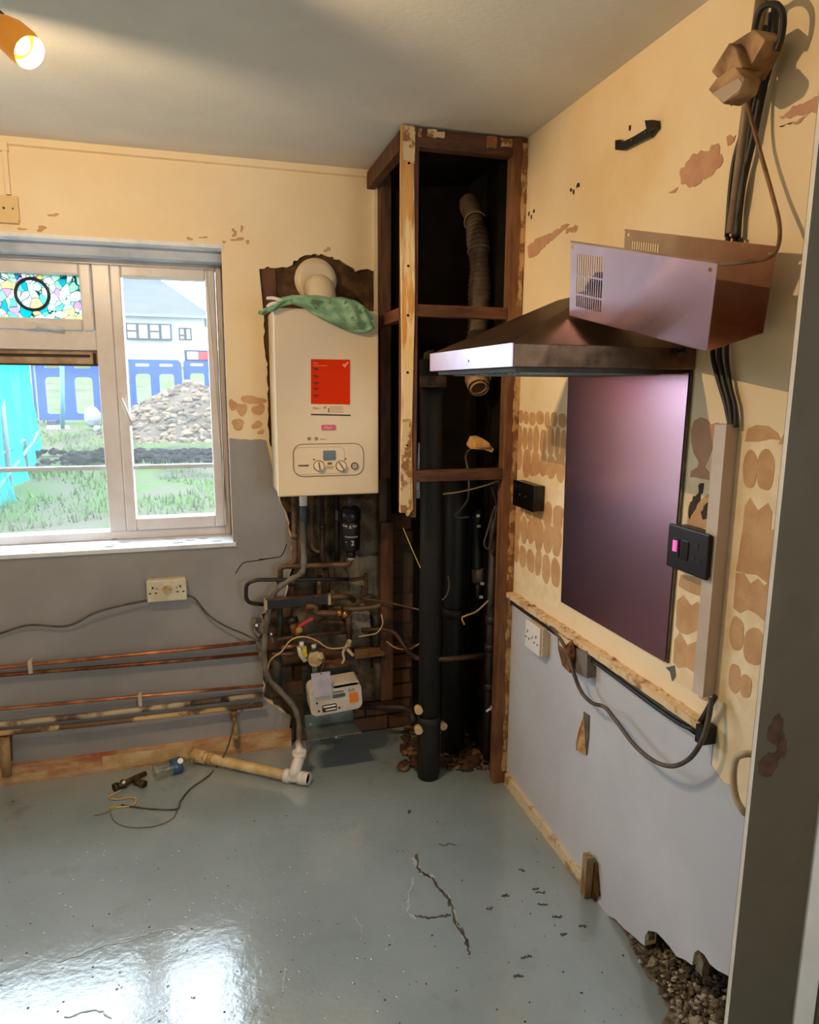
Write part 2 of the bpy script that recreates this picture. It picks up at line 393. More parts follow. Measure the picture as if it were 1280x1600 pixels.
# ---- back wall: masonry behind, plaster skin in front
m = MB()
m.plate([[(-2.3, 2.90, -.05), (1.3, 2.90, -.05), (1.3, 2.90, 2.45), (-2.3, 2.90, 2.45)], [(wx0, 2.90, wz0 - .01), (wx1, 2.90, wz0 - .01), (wx1, 2.90, wz1), (wx0, 2.90, wz1)]], (0, .25, 0))
m.mi = 1
hole = ydir([(405, 420), (418, 416), (430, 419), (448, 418), (468, 403), (492, 396), (520, 401), (540, 412), (556, 424), (575, 420), (589, 424)], 2.878)
hx = .693
hole[-1].x = hx
low = ydir([(452, 1180), (455, 1120), (412, 1090), (413, 1040), (418, 1000), (408, 960), (445, 935), (452, 900), (458, 880), (456, 840), (447, 800), (438, 782), (428, 735), (421, 680), (418, 600), (413, 500)], 2.878)
low[0].z = 0; 
outer = [Vector((-2.3, 2.878, 0)), Vector((-2.3, 2.878, 2.4)), Vector((hx, 2.878, 2.4))] + jag(hole[::-1], .012, .005, closed=False) + jag(low[::-1], .02, .006, closed=False)
for p in outer: p.y = 2.878
m.plate([outer, [(wx0, 2.878, wz0), (wx0, 2.878, wz1), (wx1, 2.878, wz1), (wx1, 2.878, wz0)]], (0, .025, 0))
# grey painted lower half, peeled strip and chips are the skin's own layers
m.mi = 2
zg = 1.355
g = [Vector((-2.3, 2.8765, 0)), Vector((-2.3, 2.8765, wz0 - .002))] + [Vector((wx1 + .001, 2.8765, wz0 - .002))] + [Vector((wx1 + .001, 2.8765, zg))] + jag([Vector((wx1 + .002, 2.8765, zg)), Vector((.235, 2.8765, zg - .012))], .02, .004, closed=False)
g += [p + Vector((-.004, 0, 0)) for p in jag([v for v in low if v.z < zg][::-1], .02, .003, closed=False)]
for p in g: p.y = 2.8765
m.plate([g], (0, .0015, 0))
m.mi = 3
def blobs(m, pts, x=None, y=None, ext=None, wob=.12):
    for u, v, a, b in pts:
        lp = []
        ph = rnd(0, 6)
        for k in range(22):
            th = 2 * PI * k / 22; r = 1 + wob * math.sin(2 * th + ph) + wob * .6 * math.sin(3 * th + ph * 2)
            lp.append((u + a * r * math.cos(th), v + b * r * math.sin(th)))
        P = xdir(lp, x) if x else ydir(lp, y)
        m.plate([P], ext)
blobs(m, [(364, 633, 6, 10), (378, 640, 7, 12), (395, 625, 18, 7), (404, 640, 9, 10), (372, 663, 11, 8), (402, 664, 8, 6), (408, 675, 5, 4)], y=2.8765, ext=(0, .0012, 0), wob=.2)
blobs(m, [(296, 373, 4, 3), (318, 371, 6, 1.5), (365, 360, 3, 3), (378, 357, 3, 4), (372, 374, 9, 3), (367, 366, 3, 5), (387, 378, 4, 2.5), (350, 378, 4, 1.5), (34, 358, 6, 2), (65, 357, 8, 4), (84, 336, 7, 3), (512, 390, 5, 3.5)], y=2.8772, ext=(0, .0005, 0), wob=.35)
m.mi = 4
# hairline crack
for seg in ([(368, 896), (380, 880), (400, 876), (425, 872), (440, 868), (448, 850)], [(405, 874), (418, 873), (430, 871)]):
    P = smooth_path(ydir(seg, 2.8762), 5)
    m.tube(P, .0018, 5)
struct(m.obj('wall_back', [brick, cream, greyp, bare, dark], base=(0, 2.9, 0)))
# rough render round the flue, behind the boiler
m = MB(); P = ydir([(395, 395), (600, 380), (600, 800), (440, 800)], 2.9); m.plate([P], (0, -.006, 0))
P = ydir([(408, 417), (430, 420), (432, 470), (440, 780), (432, 780), (414, 560)], 2.894); m.mi = 1; m.plate([jag(P, .02, .003)], (0, -.008, 0))
struct(m.obj('trim_1', [brownm, timber], base=(.4, 2.9, 1.1)))
# grey mortar patches beside the pipes
m = MB()
m.plate([jag(ydir([(452, 780), (595, 780), (598, 870), (600, 1090), (560, 1090), (560, 1010), (520, 1010), (455, 1000), (460, 900)], 2.9), .02, .006)], (0, -.008, 0))
m.mi = 1; m.plate([jag(ydir([(540, 870), (590, 868), (594, 930), (548, 925)], 2.892), .015, .004)], (0, -.004, 0))
struct(m.obj('trim_2', [mat('old_mortar', (122, 108, 86), (84, 66, 50), 12, .9, bump=.5, c3=(46, 36, 30), sc3=4, lo3=.45, hi3=.6), mat('grey_mortar', (146, 138, 118), (122, 110, 88), 14, .9, bump=.4)], base=(.4, 2.9, .5)))
# reveal, head lining, sill
m = MB()
m.box((wx1, 2.90, wz0), (wx1 + .001, 3.12, wz1)); m.box((wx0 - .001, 2.90, wz0), (wx0, 3.12, wz1))
m.box((wx0, 2.872, wz1 - .012), (wx1 + .008, 3.13, wz1 + .002))
m.mi = 1; m.box((wx0, 2.95, wz1 - .05), (wx1, 3.12, wz1 - .012))
struct(m.obj('trim_3', [sillm, revl]))
m = MB(); m.box((wx0 - .02, 2.868, wz0 - .012), (wx1 + .012, 3.12, wz0 + .004))
m.mi = 1
for k in range(16):
    c = Vector((rnd(-.9, .06), rnd(2.9, 3.03), wz0 + .004)); m.plate([[c + Vector((math.cos(a) * rnd(.005, .03), math.sin(a) * rnd(.003, .012), 0)) for a in np.arange(0, 6.2, .9)]], (0, 0, .002))
m.plate([[onZ(u, v, wz0 + .006) for u, v in ((160, 838), (185, 832), (215, 836), (205, 841), (175, 843))]], (0, 0, .004))
struct(m.obj('window_sill', [sillm, mat('flaked_sill_paint', (150, 160, 176), (210, 214, 220), 30, .6)]))
# window frame as one structure with parts
root = struct(bpy.data.objects.new('window_1', None)); COL.objects.link(root); root.location = (-.9, YF, wz0); root['_o'] = (-.9, YF, wz0)
def W3(u, v): return onY(u, v, YF)
zt = wz1 - .045; zb = wz0 + .004
xmL, xmR = W3(157, 620).x, W3(184, 620).x          # main mullion
zg0, zg1 = W3(90, 823).z, W3(250, 434).z            # glass bottom / top of casement
def rects(frame_mb, x0, x1, z0, z1, w, y0=YF, y1=YF + .07, wb=None, wt=None):
    wb = wb or w; wt = wt or w
    frame_mb.box((x0, y0, z0), (x0 + w, y1, z1)); frame_mb.box((x1 - w, y0, z0), (x1, y1, z1))
    frame_mb.box((x0 + w, y0, z0), (x1 - w, y1, z0 + wb)); frame_mb.box((x0 + w, y0, z1 - wt), (x1 - w, y1, z1))
xl = -1.95
m = MB(); rects(m, xl, wx1, zb, zt, .022, YF - .005, YF + .075, wb=.035, wt=.022)
m.box((xmL, YF - .005, zb + .035), (xmR, YF + .075, zt - .022))
xm2R = xmL - 1.0; m.box((xm2R - .075, YF - .005, zb + .035), (xm2R, YF + .075, zt - .022))
zt0, zt1 = W3(80, 546).z, W3(80, 516).z
m.box((xm2R, YF - .005, zt0), (xmL, YF + .075, zt1))
m.obj('window_frame', upvc, root, .004)
def sash(x0, x1, z0, z1, w=.05, wb=None, name='casement_sash', gm=glass, wt=None, bar=True):
    m = MB(); rects(m, x0, x1, z0, z1, w, YF - .02, YF + .05, wb=wb, wt=wt)
    f = m.obj(name, upvc, root, .006)
    g = MB(); wb = wb or w; wt = wt or w; g.box((x0 + w, YF + .02, z0 + wb), (x1 - w, YF + .024, z1 - wt)); g.obj('pane', gm, f)
    if bar:
        b = MB(); zz = W3(120, 733).z; b.box((x0 + w, YF + .008, zz - .008), (x1 - w, YF + .036, zz + .008)); b.obj('glazing_bar', mat('bar', (206, 214, 220), rough=.4), f)
    return f
sL, sR = xmR + .002, wx1 - .024
f1 = sash(sL, sR, zb + .037, zt - .024, .040, wb=.050, wt=.040)
sash(xl + .024, xm2R - .077, zb + .037, zt - .024, .052, wb=.056)
f2 = sash(xm2R + .002, xmL - .002, zt1 + .002, zt - .024, .042, name='top_opener_sash', gm=stainedmat(), bar=False, wb=.042)
# fixed light under the transom with a recessed head
m = MB(); m.box((xm2R, YF + .02, W3(80, 570).z), (xmL, YF + .07, zt0)); m.mi = 1; m.box((xm2R, YF + .012, W3(80, 557).z), (xmL - .03, YF + .02, W3(80, 553).z)); m.box((xm2R, YF + .018, W3(80, 571).z), (xmL, YF + .02, W3(80, 568).z)); m.box((xmL - .018, YF + .005, W3(80, 568).z), (xmL - .008, YF + .02, zt0 - .01))
m.obj('fixed_light_head', [mat('yellowed_plastic', (196, 168, 136), (160, 128, 96), 12, .5), mat('grime', (60, 44, 34), rough=.8)], root)
m = MB(); m.box((xm2R, YF + .03, zb + .035), (xmL, YF + .034, W3(80, 570).z)); m.obj('pane', glass, root)
m = MB(); zz = W3(120, 733).z; m.box((xm2R, YF + .018, zz - .008), (xmL, YF + .046, zz + .008)); m.obj('glazing_bar', mat('bar', (206, 214, 220)), root)
m = MB(); m.box((sL + .005, YF - .034, W3(188, 645).z), (sL + .022, YF - .02, W3(188, 613).z)); m.mi = 1
m.tube([W3(191, 622) + Vector((0, -.045, 0)), W3(208, 664) + Vector((0, -.05, 0))], .007, 8); m.obj('casement_handle', [whitep, whitep], f1)
m = MB(); m.box(W3(42, 514) + Vector((0, -.02, 0)), W3(72, 506) + Vector((0, -.034, 0))); m.tube([W3(55, 509) + Vector((0, -.04, 0)), W3(102, 515) + Vector((0, -.045, 0))], .007, 8); m.cyl(W3(57, 509) + Vector((0, -.05, 0)), W3(57, 509) + Vector((0, -.02, 0)), .012); m.obj('opener_handle', whitep, f2)
m = MB(); m.ring(W3(49, 459) + Vector((0, .016, 0)), (0, 1, 0), W3(75, 459).x - W3(49, 459).x, .0065, 48); m.obj('circle_motif', blackp, f2)
m = MB(); m.tube([W3(322, 420) + Vector((0, -.022, 0)), W3(354, 820) + Vector((0, -.022, 0))], .002, 6); m.obj('seal', whitep, root)

# coving strip at back wall top, small vertical trunking
m = MB(); m.plate([[(-2.3, 2.878, ZC - .028), (-2.3, 2.878, ZC), (-2.3, 2.864, ZC), (-2.3, 2.866, ZC - .024)]], (2.993, 0, 0)); m.obj('trim_4', cream); struct(bpy.data.objects['trim_4'])
a = onY(6, 222, 2.87); m = MB(); m.box((a.x - .008, 2.862, onY(6, 304, 2.87).z), (a.x + .008, 2.877, ZC - .03)); m.mi = 0; m.box((a.x - .02, 2.856, ZC - .05), (a.x + .012, 2.877, ZC - .02))
tag(m.obj('cable_trunking', cream, bevel=.002), 'thin cream cable trunking running up the wall to the ceiling at far left', 'trunking')

# ---- right wall
m = MB()
base = [(1.0, 0.0), (1.0, 2.4), (2.9, 2.4), (2.9, 0)]
hl = [(1.60, 0.0)] + [(q.y, q.z) for q in (onX(u, v, XR) for u, v in ((962, 1436), (975, 1450), (990, 1462), (1003, 1474), (1008, 1478), (1009, 1462), (1014, 1454), (1026, 1456), (1038, 1468), (1048, 1480), (1058, 1494), (1072, 1500), (1082, 1508), (1086, 1488), (1092, 1484), (1102, 1492), (1110, 1506), (1122, 1516), (1138, 1524)))]
hl += [(1.012, hl[-1][1])]
lp = [Vector((XR, 1.012, 2.4)), Vector((XR, 2.9, 2.4)), Vector((XR, 2.9, 0))] + [Vector((XR, a, b)) for a, b in hl]
m.plate([lp], (.035, 0, 0))
m.mi = 1       # grey below the ledge
x = XR - .0015
top = [(2.36, .772), (1.235, .772), (1.235, .70)] + [(y, .70 - (1.235 - y) * .35 + rnd(-.006, .006)) for y in np.arange(1.22, 1.03, -.015)] + [(1.012, .61)]
gp = [Vector((x, a, b)) for a, b in top] + [Vector((x, b0, c0)) for b0, c0 in hl[::-1][0:]] + [Vector((x, 2.36, 0))]
m.plate([gp], (.001, 0, 0))
# dabs of bare plaster where tiles came off
m.mi = 2
def yz(u, v): p = onX(u, v, XR); return p.y, p.z
DO = [0]
def dab(m, y, z, a, b, wob=.12, sq=2.4):
    ph = rnd(0, 6); lp = []; DO[0] += 6e-6; xx = x - DO[0]
    for k in range(24):
        th = 2 * PI * k / 24; c, s_ = math.cos(th), math.sin(th)
        r = (abs(c) ** sq + abs(s_) ** sq) ** (-1 / sq) * (1 + wob * math.sin(2 * th + ph) + wob * .5 * math.sin(5 * th + ph * 2))
        lp.append(Vector((xx, y + a * r * c, z + b * r * s_)))
    m.plate([lp], (.001, 0, 0))
def dabrow(z, h, y0, y1, w, p=.93, j=.006):
    y = y0
    while y < y1:
        ww = w * rnd(.7, 1.15)
        if rnd(0, 1) < p: dab(m, y + ww / 2, z + rnd(-j, j), ww * .46, h / 2 * rnd(.8, 1.02), .06)
        y += ww
# left of the splashback
m.mi = 5; m.plate([jag([Vector((XR - .001, 2.335, .83)), Vector((XR - .001, 2.335, 1.475)), Vector((XR - .001, 1.985, 1.48)), Vector((XR - .001, 1.985, .84))], .02, .004, 'yz')], (.0006, 0, 0))
m.plate([jag([Vector((XR - .001, 1.395, .84)), Vector((XR - .001, 1.395, 1.475)), Vector((XR - .001, 1.024, 1.48)), Vector((XR - .001, 1.024, .86))], .02, .004, 'yz')], (.0006, 0, 0)); m.mi = 2
for z, h, w in ((1.455, .052, .055), (1.385, .10, .050), (1.30, .10, .07), (1.135, .09, .085), (1.055, .11, .075), (.955, .10, .06)):
    dabrow(z, h, 1.985, 2.31, w, .95)
for k in range(14): dab(m, rnd(2.0, 2.3), random.choice((1.30, 1.14, 1.06)) + rnd(-.02, .02), rnd(.02, .045), rnd(.015, .03), .2)
def pdab(lst, wob=.10):
    for t in lst:
        u, v, a_, b_ = t[:4]; y0, z0 = yz(u, v); s_ = onX(u + a_, v, XR).y - y0; t_ = z0 - onX(u, v + b_, XR).z
        dab(m, y0, z0, abs(s_), t_, wob)
# between splashback and trunking: a big vase shaped patch, then smears
def shp(pts): DO[0] += 6e-6; m.plate([jag(xdir(pts, x - DO[0]), .02, .001, 'yz')], (.001, 0, 0))
m.mi = 3
shp([(1080, 672), (1084, 658), (1094, 652), (1104, 656), (1110, 664), (1120, 660), (1131, 664), (1131, 688), (1118, 692), (1112, 704), (1106, 720), (1101, 730), (1108, 738), (1108, 750), (1078, 745), (1080, 736), (1090, 730), (1092, 722), (1084, 708), (1080, 690)])
shp([(1118, 694), (1126, 692), (1124, 752), (1114, 756)])
m.mi = 2
shp([(1072, 835), (1076, 790), (1086, 776), (1096, 780), (1110, 770), (1126, 778), (1124, 832), (1100, 824)])
shp([(1060, 915), (1064, 898), (1082, 900), (1112, 908), (1110, 935), (1088, 930), (1070, 922)])
shp([(1056, 978), (1058, 938), (1068, 930), (1080, 946), (1090, 940), (1098, 952), (1108, 940), (1108, 985), (1098, 996), (1088, 985), (1074, 992), (1062, 988)])
shp([(1052, 1035), (1054, 1000), (1062, 988), (1074, 1008), (1088, 1002), (1105, 1012), (1102, 1062), (1086, 1052), (1072, 1042), (1060, 1044)])
pdab([(1100, 1085, 10, 8)])
# right of the trunking
shp([(1164, 690), (1168, 670), (1182, 664), (1200, 666), (1216, 678), (1220, 688), (1205, 686), (1185, 690)])
shp([(1216, 694), (1228, 672), (1244, 668), (1240, 696)])
shp([(1160, 830), (1164, 790), (1172, 778), (1184, 798), (1200, 786), (1206, 800), (1204, 828), (1212, 826), (1222, 790), (1228, 785), (1222, 850), (1212, 902), (1198, 910), (1182, 898), (1164, 896), (1150, 892)])
shp([(1150, 895), (1162, 896), (1172, 912), (1184, 904), (1194, 915), (1206, 905), (1214, 915), (1206, 960), (1194, 970), (1180, 958), (1168, 952), (1156, 958), (1146, 950)])
pdab([(1173, 733, 11, 30), (1197, 734, 14, 32), (1231, 745, 9, 26)], .05)
pdab([(1152, 990, 11, 28), (1179, 1010, 17, 30), (1203, 1010, 10, 24), (1149, 1060, 10, 22), (1166, 1072, 10, 18), (1196, 1078, 6, 16)], .05)
# peeled paint higher up
m.mi = 3
def rough(pts, xx=x): m.plate([jag(xdir(pts, xx), .008, .004, 'yz')], (.001, 0, 0))
rough([(1062, 268), (1080, 243), (1098, 236), (1108, 236), (1112, 226), (1122, 224), (1124, 240), (1130, 252), (1124, 262), (1112, 275), (1098, 280), (1085, 292), (1064, 288)])
rough([(1135, 214), (1150, 211), (1142, 226), (1137, 228)]); rough([(1044, 300), (1060, 292), (1056, 300)])
rough([(824, 385), (840, 372), (858, 366), (880, 352), (890, 350), (878, 362), (866, 372), (848, 388), (838, 400), (826, 402)]); rough([(885, 357), (903, 352), (900, 362), (884, 364)])
rough([(1217, 182), (1245, 165), (1275, 150), (1290, 148), (1290, 172), (1262, 178), (1240, 182), (1222, 186)]); rough([(1216, 198), (1240, 190), (1262, 180), (1250, 192), (1224, 198)])
m.mi = 4
for u, v in ((827, 334), (835, 330), (831, 339), (893, 297), (897, 300), (903, 290), (905, 289), (1158, 147), (1146, 160), (985, 200)):
    y0, z0 = yz(u, v); dab(m, y0, z0, .005, .006, .2)
rough([(1076, 795), (1083, 775), (1090, 772), (1094, 755), (1100, 755), (1098, 770), (1092, 785), (1084, 800), (1078, 812)], x - .0006)
rough([(1095, 800), (1105, 785), (1122, 782), (1124, 798), (1116, 815), (1108, 806), (1098, 812)], x - .0006)
struct(m.obj('wall_right', [cream, greyr, bare, barepk, mat('black_smear', (46, 36, 32), (70, 52, 40), 30, .8), mat('pale_adhesive_residue', (250, 232, 200), (240, 214, 170), 16, .6, bump=.2)], base=(XR, 1.9, 0)))
# cavity behind the broken wall foot
m = MB(); m.box((XR + .17, 1.06, -.05), (XR + .25, 3.15, 2.4)); m.box((XR + .035, 1.06, .3), (XR + .17, 3.15, 2.4)); m.box((XR + .035, 1.75, 0), (XR + .17, 3.15, .3)); struct(m.obj('wall_right_outer', nearblack))
# cut ledge with chase under it
m = MB(); m.plate([jag([Vector((1.068, 2.335, .797)), Vector((1.068, 1.243, .80)), Vector((1.1, 1.243, .80)), Vector((1.1, 2.335, .797))], .02, .0015, 'xy')], (0, 0, -.018))
for k in range(70):
    yy = rnd(1.25, 2.3); m.blob((rnd(1.078, 1.095), yy, .80), rnd(.003, .008), 1, .3, (1, 1.6, .5))
m.mi = 1; m.box((1.085, 1.243, .752), (1.099, 2.335, .781)); m.mi = 2; m.box((1.088, 1.26, .745), (1.0985, 2.30, .7525))
struct(m.obj('trim_5', [mat('cut_board_edge', (228, 200, 160), (160, 112, 70), 16, .8, lo=.52, hi=.66, bump=.4), mat('chase', (52, 40, 30), (30, 24, 20), 14, .9), whitep], base=(1.09, 1.8, .75)))
# skirting foot, right wall (rotten remains)
m = MB(); P = []
m.plate([jag([Vector((XR, 1.73, 0)), Vector((XR, 1.73, .036)), Vector((XR, 2.0, .045)), Vector((XR, 2.33, .05)), Vector((XR, 2.33, 0))], .03, .003, 'yz')], (-.016, 0, 0))
struct(m.obj('baseboard_right', mat('old_skirting', (222, 204, 172), (176, 140, 98), 14, .8, lo=.5, hi=.6, bump=.3)))
# back wall skirting: painted board then bare
m = MB(); za = .072
a, b = onY(12, 1180, 2.865).x, onY(455, 1150, 2.865).x
m.box((-2.29, 2.856, 0), (b, 2.877, .078)); m.mi = 1
m.box((onY(160, 1190, 2.85).x, 2.854, .012), (onY(300, 1170, 2.85).x, 2.856, .07))
struct(m.obj('baseboard_back', [mat('stripped_skirting', (214, 176, 132), (186, 134, 92), 8, .8, bump=.3, c3=(178, 96, 66), sc3=5, stretch=(1, 1, 3)), mat('skirting_cream_paint', (222, 196, 152), (200, 160, 112), 12, .7)], base=(-.3, 2.87, 0)))
# the rest of the room the photograph stands in
m = MB(); m.box((-2.4, -1.4, 0), (-2.3, 3.1, 2.4)); struct(m.obj('wall_left', cream))
m = MB(); m.plate([[(-2.4, -1.4, 0), (1.8, -1.4, 0), (1.8, -1.4, 2.4), (-2.4, -1.4, 2.4)], [(.75, -1.4, 1.0), (1.55, -1.4, 1.0), (1.55, -1.4, 2.0), (.75, -1.4, 2.0)]], (0, .1, 0)); struct(m.obj('wall_front', cream))
m = MB(); rects_ = ((.75, 1.0, .80, 2.0), (1.50, 1.0, 1.55, 2.0), (.80, 1.0, 1.50, 1.05), (.80, 1.95, 1.50, 2.0))  # unseen window added to light the jamb from behind the camera
for a_1, b_1, c_1, d_1 in rects_: m.box((a_1, -1.38, b_1), (c_1, -1.32, d_1))
struct(m.obj('fill_window', upvc)); m = MB(); m.box((.80, -1.352, 1.05), (1.50, -1.348, 1.95)); struct(m.obj('fill_window_pane', glass))
m = MB(); m.box((1.7, -1.3, 0), (1.8, 1.0, 2.4)); struct(m.obj('wall_hall', cream))
# door jamb at the right edge
jx = onY(1141, 1560, 1.0).x; xw0, xw1 = onY(1237, 1600, 1.0).x, onY(1268, 1600, 1.0).x
m = MB(); m.box((jx, 1.0, 0), (xw0, 1.010, 2.4)); m.mi = 1
for (u, v, a_, b_) in ((1214, 1143, 22, 38), (1202, 1196, 26, 34), (1222, 1168, 16, 32)):
    c = onY(u, v, .9995); pts = [c + Vector((.0009 * a_ * math.cos(t) * rnd(.7, 1.2), 0, .0009 * b_ * math.sin(t) * rnd(.75, 1.15))) for t in np.arange(0, 6.28, .35)]
    m.mi = 1 if u != 1198 else 3; m.plate([pts], (0, .0005, 0))
m.mi = 2; m.box((jx - .001, .9995, 0), (jx, 1.008, 2.4))
struct(m.obj('trim_6', [olive, mat('stripped_brown', (88, 54, 32), (64, 40, 26), 40, .8), whitep, mat('dark_scuff', (86, 80, 68), (100, 92, 78), 20, .6)], base=(jx, 1.03, 0)))
m = MB(); m.box((xw0, .994, 0), (xw1, 1.06, 2.4)); struct(m.obj('trim_7', whitep, bevel=.003))
m = MB(); m.box((xw1, .99, 0), (1.8, 1.06, 2.4)); struct(m.obj('trim_8', olive))

# ================================================================== OUTDOORS
def gz(x, y): return .35 + .05 * y + .05 * noise.noise(Vector((x * .5, y * .5, 0))) + .02 * noise.noise(Vector((x * 3, y * 3, 2)))
gm_ = bpy.data.materials.new('rough_lawn'); gm_.use_nodes = True
grassm = mat('grass_ground', (66, 82, 44), (80, 76, 62), 1.6, .95, bump=.6, bsc=8, lo=.46, hi=.56, c3=(62, 58, 52), sc3=.7, lo3=.6, hi3=.66, spec=.1)
bpy.data.materials.remove(gm_)
m = MB(); nx, ny = 60, 90; V = []
for j in range(ny + 1):
    y = 3.2 + (j / ny) ** 1.7 * 60; V.append([m.bm.verts.new((-12 + (i / nx) * 22 - y * .15, y, gz(-12 + (i / nx) * 22, y))) for i in range(nx + 1)])
for j in range(ny):
    for i in range(nx):
        f = m.face([V[j][i], V[j][i + 1], V[j + 1][i + 1], V[j + 1][i]]); f.smooth = True
struct(m.obj('garden_ground', grassm, base=(0, 10, 0)))
m = MB()
for _ in range(14000):
    y = 3.6 + rnd(0, 1) ** 1.3 * 9; x = rnd(-.75, .2) * y * .62 + rnd(-.3, .3)
    if noise.noise(Vector((x * 1.3, y * 1.3, 5))) < -.12 or 7.6 < y < 8.6: continue
    z = gz(x, y) - .01; h = rnd(.03, .09); a = rnd(0, 6.3); w = .006 + y * .0006; d = Vector((math.cos(a) * w, math.sin(a) * w, 0)); t = Vector((rnd(-.03, .03), rnd(-.03, .03), h))
    p = Vector((x, y, z)); m.mi = random.choice((0, 0, 1)); m.face([m.bm.verts.new(p - d), m.bm.verts.new(p + d), m.bm.verts.new(p + t)])
tag(m.obj('grass', [mat('grass_green', (78, 104, 44), rough=.8), mat('grass_dry', (86, 90, 68), rough=.8)], base=(0, 6, 0), norm=False), 'patchy rough green grass on the churned ground outside the window', 'grass', kind='stuff')
# turned soil edge
m = MB()
for _ in range(900):
    y = rnd(7.7, 8.6); x = rnd(-2.5, .8)
    if noise.noise(Vector((x * 2.2, y * 2.5, 9))) < -.2: continue
    m.blob((x, y, gz(x, y) + .01 + rnd(0, .04)), rnd(.015, .06), 1, .35, (1.2, 1, .7))
tag(m.obj('soil', mat('dark_soil', (40, 36, 33), (26, 23, 21), 6, .95, spec=.1), base=(-1, 8, .75)), 'dark band of turned soil clods across the grass outside', 'soil', kind='stuff')
# rubble heap
c0 = onY(300, 640, 10.4); cx = c0.x
m = MB(); V = []
def hz(x, y):
    r = math.hypot((x - cx) / 1.25, (y - 10.6) / 1.3); return gz(x, y) - .05 + max(0, 1 - r ** 1.5) * .70 + .05 * noise.noise(Vector((x * 4, y * 4, 1)))
for j in range(41): V.append([m.bm.verts.new((cx - 1.4 + i * .07, 9.2 + j * .07, hz(cx - 1.4 + i * .07, 9.2 + j * .07))) for i in range(41)])
for j in range(40):
    for i in range(40): m.face([V[j][i], V[j][i + 1], V[j + 1][i + 1], V[j + 1][i]])
m.mi = 1
for _ in range(900):
    x = rnd(cx - 1.35, cx + .9); y = rnd(9.2, 10.9); r = math.hypot((x - cx) / 1.25, (y - 10.6) / 1.3)
    if r > 1.02: continue
    m.mi = random.choice((1, 1, 2)); m.blob((x, y, hz(x, y)), rnd(.02, .075), 1, .3, (1.2, 1, .8))
tag(m.obj('rubble_heap', [mat('heap_soil', (82, 70, 58), (70, 58, 48), 4, .95), mat('heap_stone', (112, 92, 74), (94, 76, 60), 6, .9), mat('heap_clod', (74, 62, 54), rough=.95)], base=(cx, 10.4, .8)), 'tall heap of pale broken rubble and soil outside the right window pane', 'heap', kind='stuff')
# blue barriers
bluem = mat('blue_barrier_plastic', (10, 54, 112), (9, 48, 100), 3, .5)
bwhite = mat('reflective_white', (150, 150, 154), rough=.5); bred = mat('reflective_red', (140, 20, 36), rough=.5)
def barrier(x0, y, label, board=False, rot=0, wid=1.35):
    z = gz(x0 + .6, y) - .03; r = empty('chapter_barrier', (x0, y, z), label, 'barrier', 'blue plastic barriers across the garden')
    r.name = 'road_barrier'
    m = MB(); outer = [(x0, y, z + .08), (x0 + wid, y, z + .08), (x0 + wid, y, z + .94), (x0 + wid - .06, y, z + 1.0), (x0 + .06, y, z + 1.0), (x0, y, z + .94)]
    holes = [outer]
    for k in range(3):
        a = x0 + .1 + k * (wid - .1) / 3; holes.append(rrect((a + .145, y, z + .46), EX, EZ, .26, .56, .05, 3))
        holes.append(rrect((a + .145, y, z + .90), EX, EZ, .24, .05, .02, 2))
    m.plate(holes, (0, .05, 0)); m.obj('panel', bluem, r)
    for k in (.15, wid - .35):
        f = MB(); f.box((x0 + k, y - .25, z), (x0 + k + .12, y + .3, z + .08)); f.obj('foot', mat('barrier_foot', (40, 44, 60)), r)
    if board:
        b = MB(); b.box((x0 + .03, y - .01, z + .97), (x0 + wid - .03, y + .03, z + 1.17)); b.obj('board_backing', mat('board_navy', (14, 26, 60)), r)
        b = MB(); n = 6
        for k in range(n):
            b.mi = k % 2; b.box((x0 + .08 + k * (wid - .16) / n, y - .02, z + 1.0), (x0 + .08 + (k + 1) * (wid - .16) / n, y + .02, z + 1.14))
        b.obj('warning_board', [bwhite, bred], r); r['label'] = label
    return r
bx0 = onY(196, 600, 14.0).x
barrier(bx0 - .35, 14.0, 'blue plastic barrier behind the heap, at the left edge of the right window pane')
barrier(bx0 + 1.03, 14.2, 'blue plastic barrier behind the rubble heap topped by a red and white board', board=True)
bl = onY(66, 600, 12.0).x
barrier(bl - 1.5, 12.2, 'blue barrier half hidden behind the teal netting')
barrier(bl - .08, 12.0, 'blue plastic barrier seen through the large left pane, teal tinted post before it')
# house
hy = 45.0
hr = empty('house', (onY(200, 600, hy).x, hy, 2.4), 'white rendered house with a grey hipped roof beyond the barriers', 'house')
xr_, xl_ = onY(320, 520, hy).x, onY(-120, 520, hy).x
ze = onY(250, 492, hy).z; zgd = 2.2
m = MB(); m.box((xl_, hy, zgd), (xr_, hy + 8, ze)); m.mi = 0
m.obj('wall', mat('white_render', (150, 151, 152), (144, 146, 148), 1, .8), hr)
m = MB(); a0, a1 = onY(180, 437, hy + 4).x, onY(243, 437, hy + 4).x; zr = onY(210, 430, hy + 4).z
xe = xr_ + .5
P = [(xl_ - .5, hy - .5, ze), (xe, hy - .5, ze), (xe, hy + 8.5, ze), (xl_ - .5, hy + 8.5, ze)]; R1, R2 = (xl_ + 2, hy + 4, zr), (a1, hy + 4, zr)
v = [m.bm.verts.new(p) for p in P + [R1, R2]]
for q in ((0, 1, 5, 4), (1, 2, 5), (2, 3, 4, 5), (3, 0, 4), (0, 3, 2, 1)): m.face([v[i] for i in q])
m.obj('roof', mat('grey_roof_tiles', (66, 67, 72), (54, 56, 62), 2, .8, stretch=(.4, 1, 14), bump=.4), hr)
m = MB(); m.box((xl_ - .5, hy - .55, ze - .16), (xe, hy - .45, ze)); m.obj('gutter', mat('gutter_grey', (96, 98, 106)), hr)
fd = mat('dark_window_frame', (34, 32, 38)); pg = mat('house_glass', (120, 130, 140), rough=.15)
